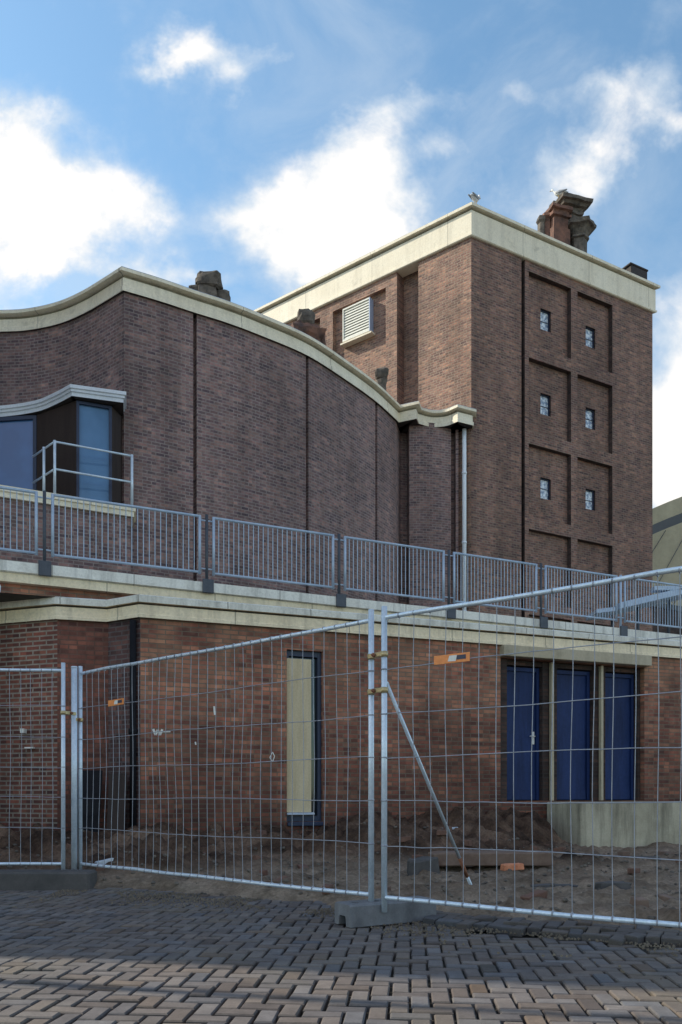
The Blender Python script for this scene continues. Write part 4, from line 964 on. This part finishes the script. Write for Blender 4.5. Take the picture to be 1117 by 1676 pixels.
m_ = MB(); zz = on_soil(1.6, 8.7); chunk(m_, (1.62, 8.72, zz + 0.10), 0.66, 0.16, 0.075, 0.06, 91, 0.0, 0.10); tag(m_.build('broken_slab', M['slab']), 'long brown broken slab lying behind the diagonal brace', 'slab')
m_ = MB(); chunk(m_, (0.86, 8.35, on_soil(0.86, 8.35) + 0.06), 0.14, 0.10, 0.10, 0.5, 92, 0.1, 0.25); tag(m_.build('stone_lump', M['kerb']), 'dark lump of stone at the left end of the broken slab', 'stone')
for px, Y, sx, lab in ((1003, 6.9, 0.13, 'dark clod lying flat on the sandy ground at the right'), (905, 7.2, 0.20, 'dark strip of clods on the sand behind the brace foot'), (1060, 9.9, 0.16, 'dark clod at the foot of the concrete plinth')):
    x = (px-558.5)*Y/1300; m_ = MB(); chunk(m_, (x, Y, on_soil(x, Y) + 0.02), sx, 0.07, 0.035, 0.1, px, 0.0, 0.4); tag(m_.build('earth_clod', M['kerb']), lab, 'clod')
x, y = -2.40, 8.05; m_ = MB(); chunk(m_, (x, y, on_soil(x, y) + 0.03), 0.08, 0.05, 0.02, 0.4, 77, 0.2, 0.4); tag(m_.build('plastic_scrap', M['scrap']), 'pale scrap of plastic on the soil beside the thick pole', 'scrap')
x, y = 1.35, 10.9; q = on_soil(x, y); m_ = MB(); m_.box((x, y, q+0.03), (0.26, 0.02, 0.015), (0, 0.05, 0), (0, 0, 0.03), bev=0.004); tag(m_.build('timber_batten', M['scrap']), 'short pale batten lying on the earth bank left of the doors', 'batten')
# small stones, uncountable
m_ = MB()
for i in range(1500):
    x = rnd.uniform(-4, 5); y = rnd.uniform(4.7, 11.0)
    if y < pave_edge(x) - 0.05 - (0.5 if rnd.random() < 0.15 else 0): continue
    s_ = rnd.uniform(0.006, 0.028); c = Vector((x, y, on_soil(x, y) + s_*0.3)); rr = []
    for zz, f in ((-0.6, 0.6), (0, 1.0), (0.6, 0.55)): rr.append([c + Vector((math.cos(2*PI*k/6+i)*f*s_*rnd.uniform(0.7, 1.2), math.sin(2*PI*k/6+i)*f*s_*rnd.uniform(0.7, 1.2), zz*s_)) for k in range(6)])
    m_.rings(rr, True, False)
tag(m_.build('gravel', M['stone']), 'loose small stones strewn over the soil', 'gravel', kind='stuff')

# ------------------------------------------------------------------ sky, sun, camera
EL = math.radians(34); sd = Vector((SX*math.cos(EL), SY*math.cos(EL), math.sin(EL)))
w = bpy.data.worlds.new('World'); sc.world = w; w.use_nodes = True; nt = w.node_tree
bg = nt.nodes['Background']; bg.inputs[1].default_value = 0.15
sky = nt.nodes.new('ShaderNodeTexSky'); sky.sky_type = 'NISHITA'; sky.sun_disc = False
sky.sun_elevation = EL; sky.sun_rotation = math.atan2(SX, SY) % (2*PI); sky.altitude = 0; sky.air_density = 1.0; sky.dust_density = 0.6; sky.ozone_density = 1.0
geo = nt.nodes.new('ShaderNodeTexCoord'); sep = nt.nodes.new('ShaderNodeSeparateXYZ'); nt.links.new(geo.outputs['Generated'], sep.inputs[0])
def mth(op, a, b=None, c=None, clamp=False):
    n = nt.nodes.new('ShaderNodeMath'); n.operation = op; n.use_clamp = clamp
    for i, v in enumerate((a, b, c)):
        if v is None: continue
        if isinstance(v, (int, float)): n.inputs[i].default_value = v
        else: nt.links.new(v, n.inputs[i])
    return n.outputs[0]
yy = mth('MAXIMUM', sep.outputs[1], 0.08)
u = mth('DIVIDE', sep.outputs[0], yy); v = mth('DIVIDE', sep.outputs[2], yy)
cmb = nt.nodes.new('ShaderNodeCombineXYZ'); nt.links.new(u, cmb.inputs[0]); nt.links.new(v, cmb.inputs[1])
def fbm(scale, detail, rough, off=(0, 0, 0), dist=0.0):
    mp = nt.nodes.new('ShaderNodeMapping'); mp.inputs['Location'].default_value = off; nt.links.new(cmb.outputs[0], mp.inputs[0])
    n = nt.nodes.new('ShaderNodeTexNoise'); n.inputs['Scale'].default_value = scale; n.inputs['Detail'].default_value = detail; n.inputs['Roughness'].default_value = rough; n.inputs['Distortion'].default_value = dist
    nt.links.new(mp.outputs[0], n.inputs['Vector']); return n.outputs[0]
# cloud banks: bearing / height, width, height, weight
banks = [(585, 350, 85, 95, 1.15), (495, 310, 60, 60, 0.5), (630, 245, 55, 45, 0.5), (455, 410, 45, 55, 0.5), (385, 360, 45, 30, 0.42), (560, 440, 85, 50, 0.9), (540, 220, 35, 30, 0.3),
         (25, 320, 85, 75, 1.15), (130, 330, 85, 45, 0.68), (55, 215, 80, 38, 0.52), (75, 395, 80, 35, 0.6), (245, 440, 80, 24, 0.62), (240, 330, 50, 26, 0.35),
         (315, 85, 40, 38, 0.66), (270, 105, 40, 22, 0.5), (390, 128, 36, 30, 0.55), (465, 85, 45, 24, 0.5), (965, 270, 62, 42, 0.74), (1000, 215, 34, 32, 0.55), (1015, 130, 48, 45, 0.7), (1095, 180, 36, 45, 0.7), (1100, 95, 40, 36, 0.42),
         (690, 185, 80, 30, 0.42), (860, 160, 80, 26, 0.33), (750, 270, 45, 26, 0.34), (890, 340, 60, 40, 0.35), (1115, 740, 55, 95, 1.3), (1180, 700, 120, 130, 1.0), (-200, 350, 160, 120, 0.9), (1500, 500, 250, 120, 0.8)]
tot = None
wn = nt.nodes.new('ShaderNodeTexNoise'); wn.inputs['Scale'].default_value = 7.0; wn.inputs['Detail'].default_value = 5; wn.inputs['Roughness'].default_value = 0.6; nt.links.new(cmb.outputs[0], wn.inputs['Vector'])
wm = nt.nodes.new('ShaderNodeVectorMath'); wm.operation = 'MULTIPLY_ADD'; nt.links.new(wn.outputs['Color'], wm.inputs[0]); wm.inputs[1].default_value = (0.16, 0.16, 0); wm.inputs[2].default_value = (-0.08, -0.08, 0)
wa = nt.nodes.new('ShaderNodeVectorMath'); wa.operation = 'ADD'; nt.links.new(cmb.outputs[0], wa.inputs[0]); nt.links.new(wm.outputs[0], wa.inputs[1]); warp = wa.outputs[0]
for px, py, a, b, wt in banks:
    d = nt.nodes.new('ShaderNodeVectorMath'); d.operation = 'SUBTRACT'; nt.links.new(warp, d.inputs[0]); d.inputs[1].default_value = ((px-558.5)/1300, (1300-py)/1300, 0)
    m_ = nt.nodes.new('ShaderNodeVectorMath'); m_.operation = 'MULTIPLY'; nt.links.new(d.outputs[0], m_.inputs[0]); m_.inputs[1].default_value = (1300/a, 1300/b, 0)
    q = nt.nodes.new('ShaderNodeVectorMath'); q.operation = 'DOT_PRODUCT'; nt.links.new(m_.outputs[0], q.inputs[0]); nt.links.new(m_.outputs[0], q.inputs[1])
    e = mth('MULTIPLY', mth('POWER', 0.5, q.outputs['Value']), wt)
    tot = e if tot is None else mth('ADD', tot, e)
n1 = fbm(5.0, 9, 0.62, (3.1, 1.7, 0.4), 0.35); n2 = fbm(16.0, 6, 0.6, (1.2, 5.5, 0.0), 0.2)
nn = mth('ADD', mth('MULTIPLY', mth('SUBTRACT', n1, 0.5), 2.6), mth('MULTIPLY', mth('SUBTRACT', n2, 0.5), 1.15))
den = mth('ADD', tot, mth('MULTIPLY', nn, mth('MULTIPLY_ADD', tot, 0.42, 0.40)))
low = mth('MULTIPLY', mth('SUBTRACT', 0.98, v, None, True), 0.62)
den = mth('ADD', den, low)
# unseen broken cloud added behind the viewer, tinted warm as fill light
n3d = nt.nodes.new('ShaderNodeTexNoise'); n3d.inputs['Scale'].default_value = 2.6; n3d.inputs['Detail'].default_value = 7; n3d.inputs['Roughness'].default_value = 0.58; nt.links.new(geo.outputs['Generated'], n3d.inputs['Vector'])
behind = nt.nodes.new('ShaderNodeMapRange'); nt.links.new(sep.outputs[1], behind.inputs[0]); behind.inputs[1].default_value = 0.45; behind.inputs[2].default_value = 0.1
back = mth('MULTIPLY_ADD', n3d.outputs[0], 4.0, -1.78)
den = mth('ADD', mth('MULTIPLY', den, mth('SUBTRACT', 1.0, behind.outputs[0])), mth('MULTIPLY', back, behind.outputs[0]))
def srange(x, lo, hi):
    n = nt.nodes.new('ShaderNodeMapRange'); n.interpolation_type = 'SMOOTHSTEP'; nt.links.new(x, n.inputs[0]); n.inputs[1].default_value = lo; n.inputs[2].default_value = hi; return n.outputs[0]
cover = srange(den, 0.06, 1.0)
n5 = fbm(3.2, 8, 0.62, (11.3, 4.2, 2.0), 0.6)
veil = mth('MULTIPLY', srange(mth('ADD', n5, mth('MULTIPLY', low, 0.5)), 0.46, 0.80), 0.36)
cover = mth('MAXIMUM', cover, mth('MULTIPLY', veil, mth('SUBTRACT', 1.0, behind.outputs[0])))
n4 = fbm(9.0, 6, 0.6, (7.7, 2.2, 0.9), 0.4)
core = srange(mth('ADD', den, mth('MULTIPLY', mth('SUBTRACT', n4, 0.5), 2.2)), 0.30, 1.25)
mx = nt.nodes.new('ShaderNodeMix'); mx.data_type = 'RGBA'; nt.links.new(core, mx.inputs[0]); mx.inputs[6].default_value = (4.9, 5.5, 6.1, 1); mx.inputs[7].default_value = (7.4, 7.15, 6.9, 1)
tint = nt.nodes.new('ShaderNodeMix'); tint.data_type = 'RGBA'; tint.blend_type = 'MULTIPLY'; tint.inputs[0].default_value = 1.0; nt.links.new(sky.outputs[0], tint.inputs[6]); tint.inputs[7].default_value = (1.34, 1.64, 1.60, 1)
mx2 = nt.nodes.new('ShaderNodeMix'); mx2.data_type = 'RGBA'; nt.links.new(cover, mx2.inputs[0]); nt.links.new(tint.outputs[2], mx2.inputs[6]); bk_ = nt.nodes.new('ShaderNodeMix'); bk_.data_type = 'RGBA'; nt.links.new(behind.outputs[0], bk_.inputs[0]); nt.links.new(mx.outputs[2], bk_.inputs[6]); bk_.inputs[7].default_value = (8.2, 6.4, 6.1, 1)
nt.links.new(bk_.outputs[2], mx2.inputs[7])
nt.links.new(mx2.outputs[2], bg.inputs[0])

sl = bpy.data.lights.new('sun', 'SUN'); sl.energy = 5.0; sl.angle = math.radians(0.5); sl.color = (1.0, 0.91, 0.76)
s = bpy.data.objects.new('sun', sl); COL.objects.link(s); s.rotation_euler = sd.to_track_quat('Z', 'Y').to_euler(); s.location = (-20, 10, 30)

cam = bpy.data.cameras.new('camera'); co = bpy.data.objects.new('camera', cam); COL.objects.link(co)
co.location = (0, 0, H); co.rotation_euler = (PI/2, 0, 0)
cam.sensor_fit = 'HORIZONTAL'; cam.sensor_width = 36; cam.lens = 36*1300/1117; cam.shift_y = (1300-838)/1117; cam.shift_x = 0.0
cam.clip_end = 2000; cam.clip_start = 0.05
sc.camera = co
sc.view_settings.view_transform = 'Standard'; sc.view_settings.look = 'None'; sc.view_settings.exposure = 0; sc.view_settings.gamma = 1
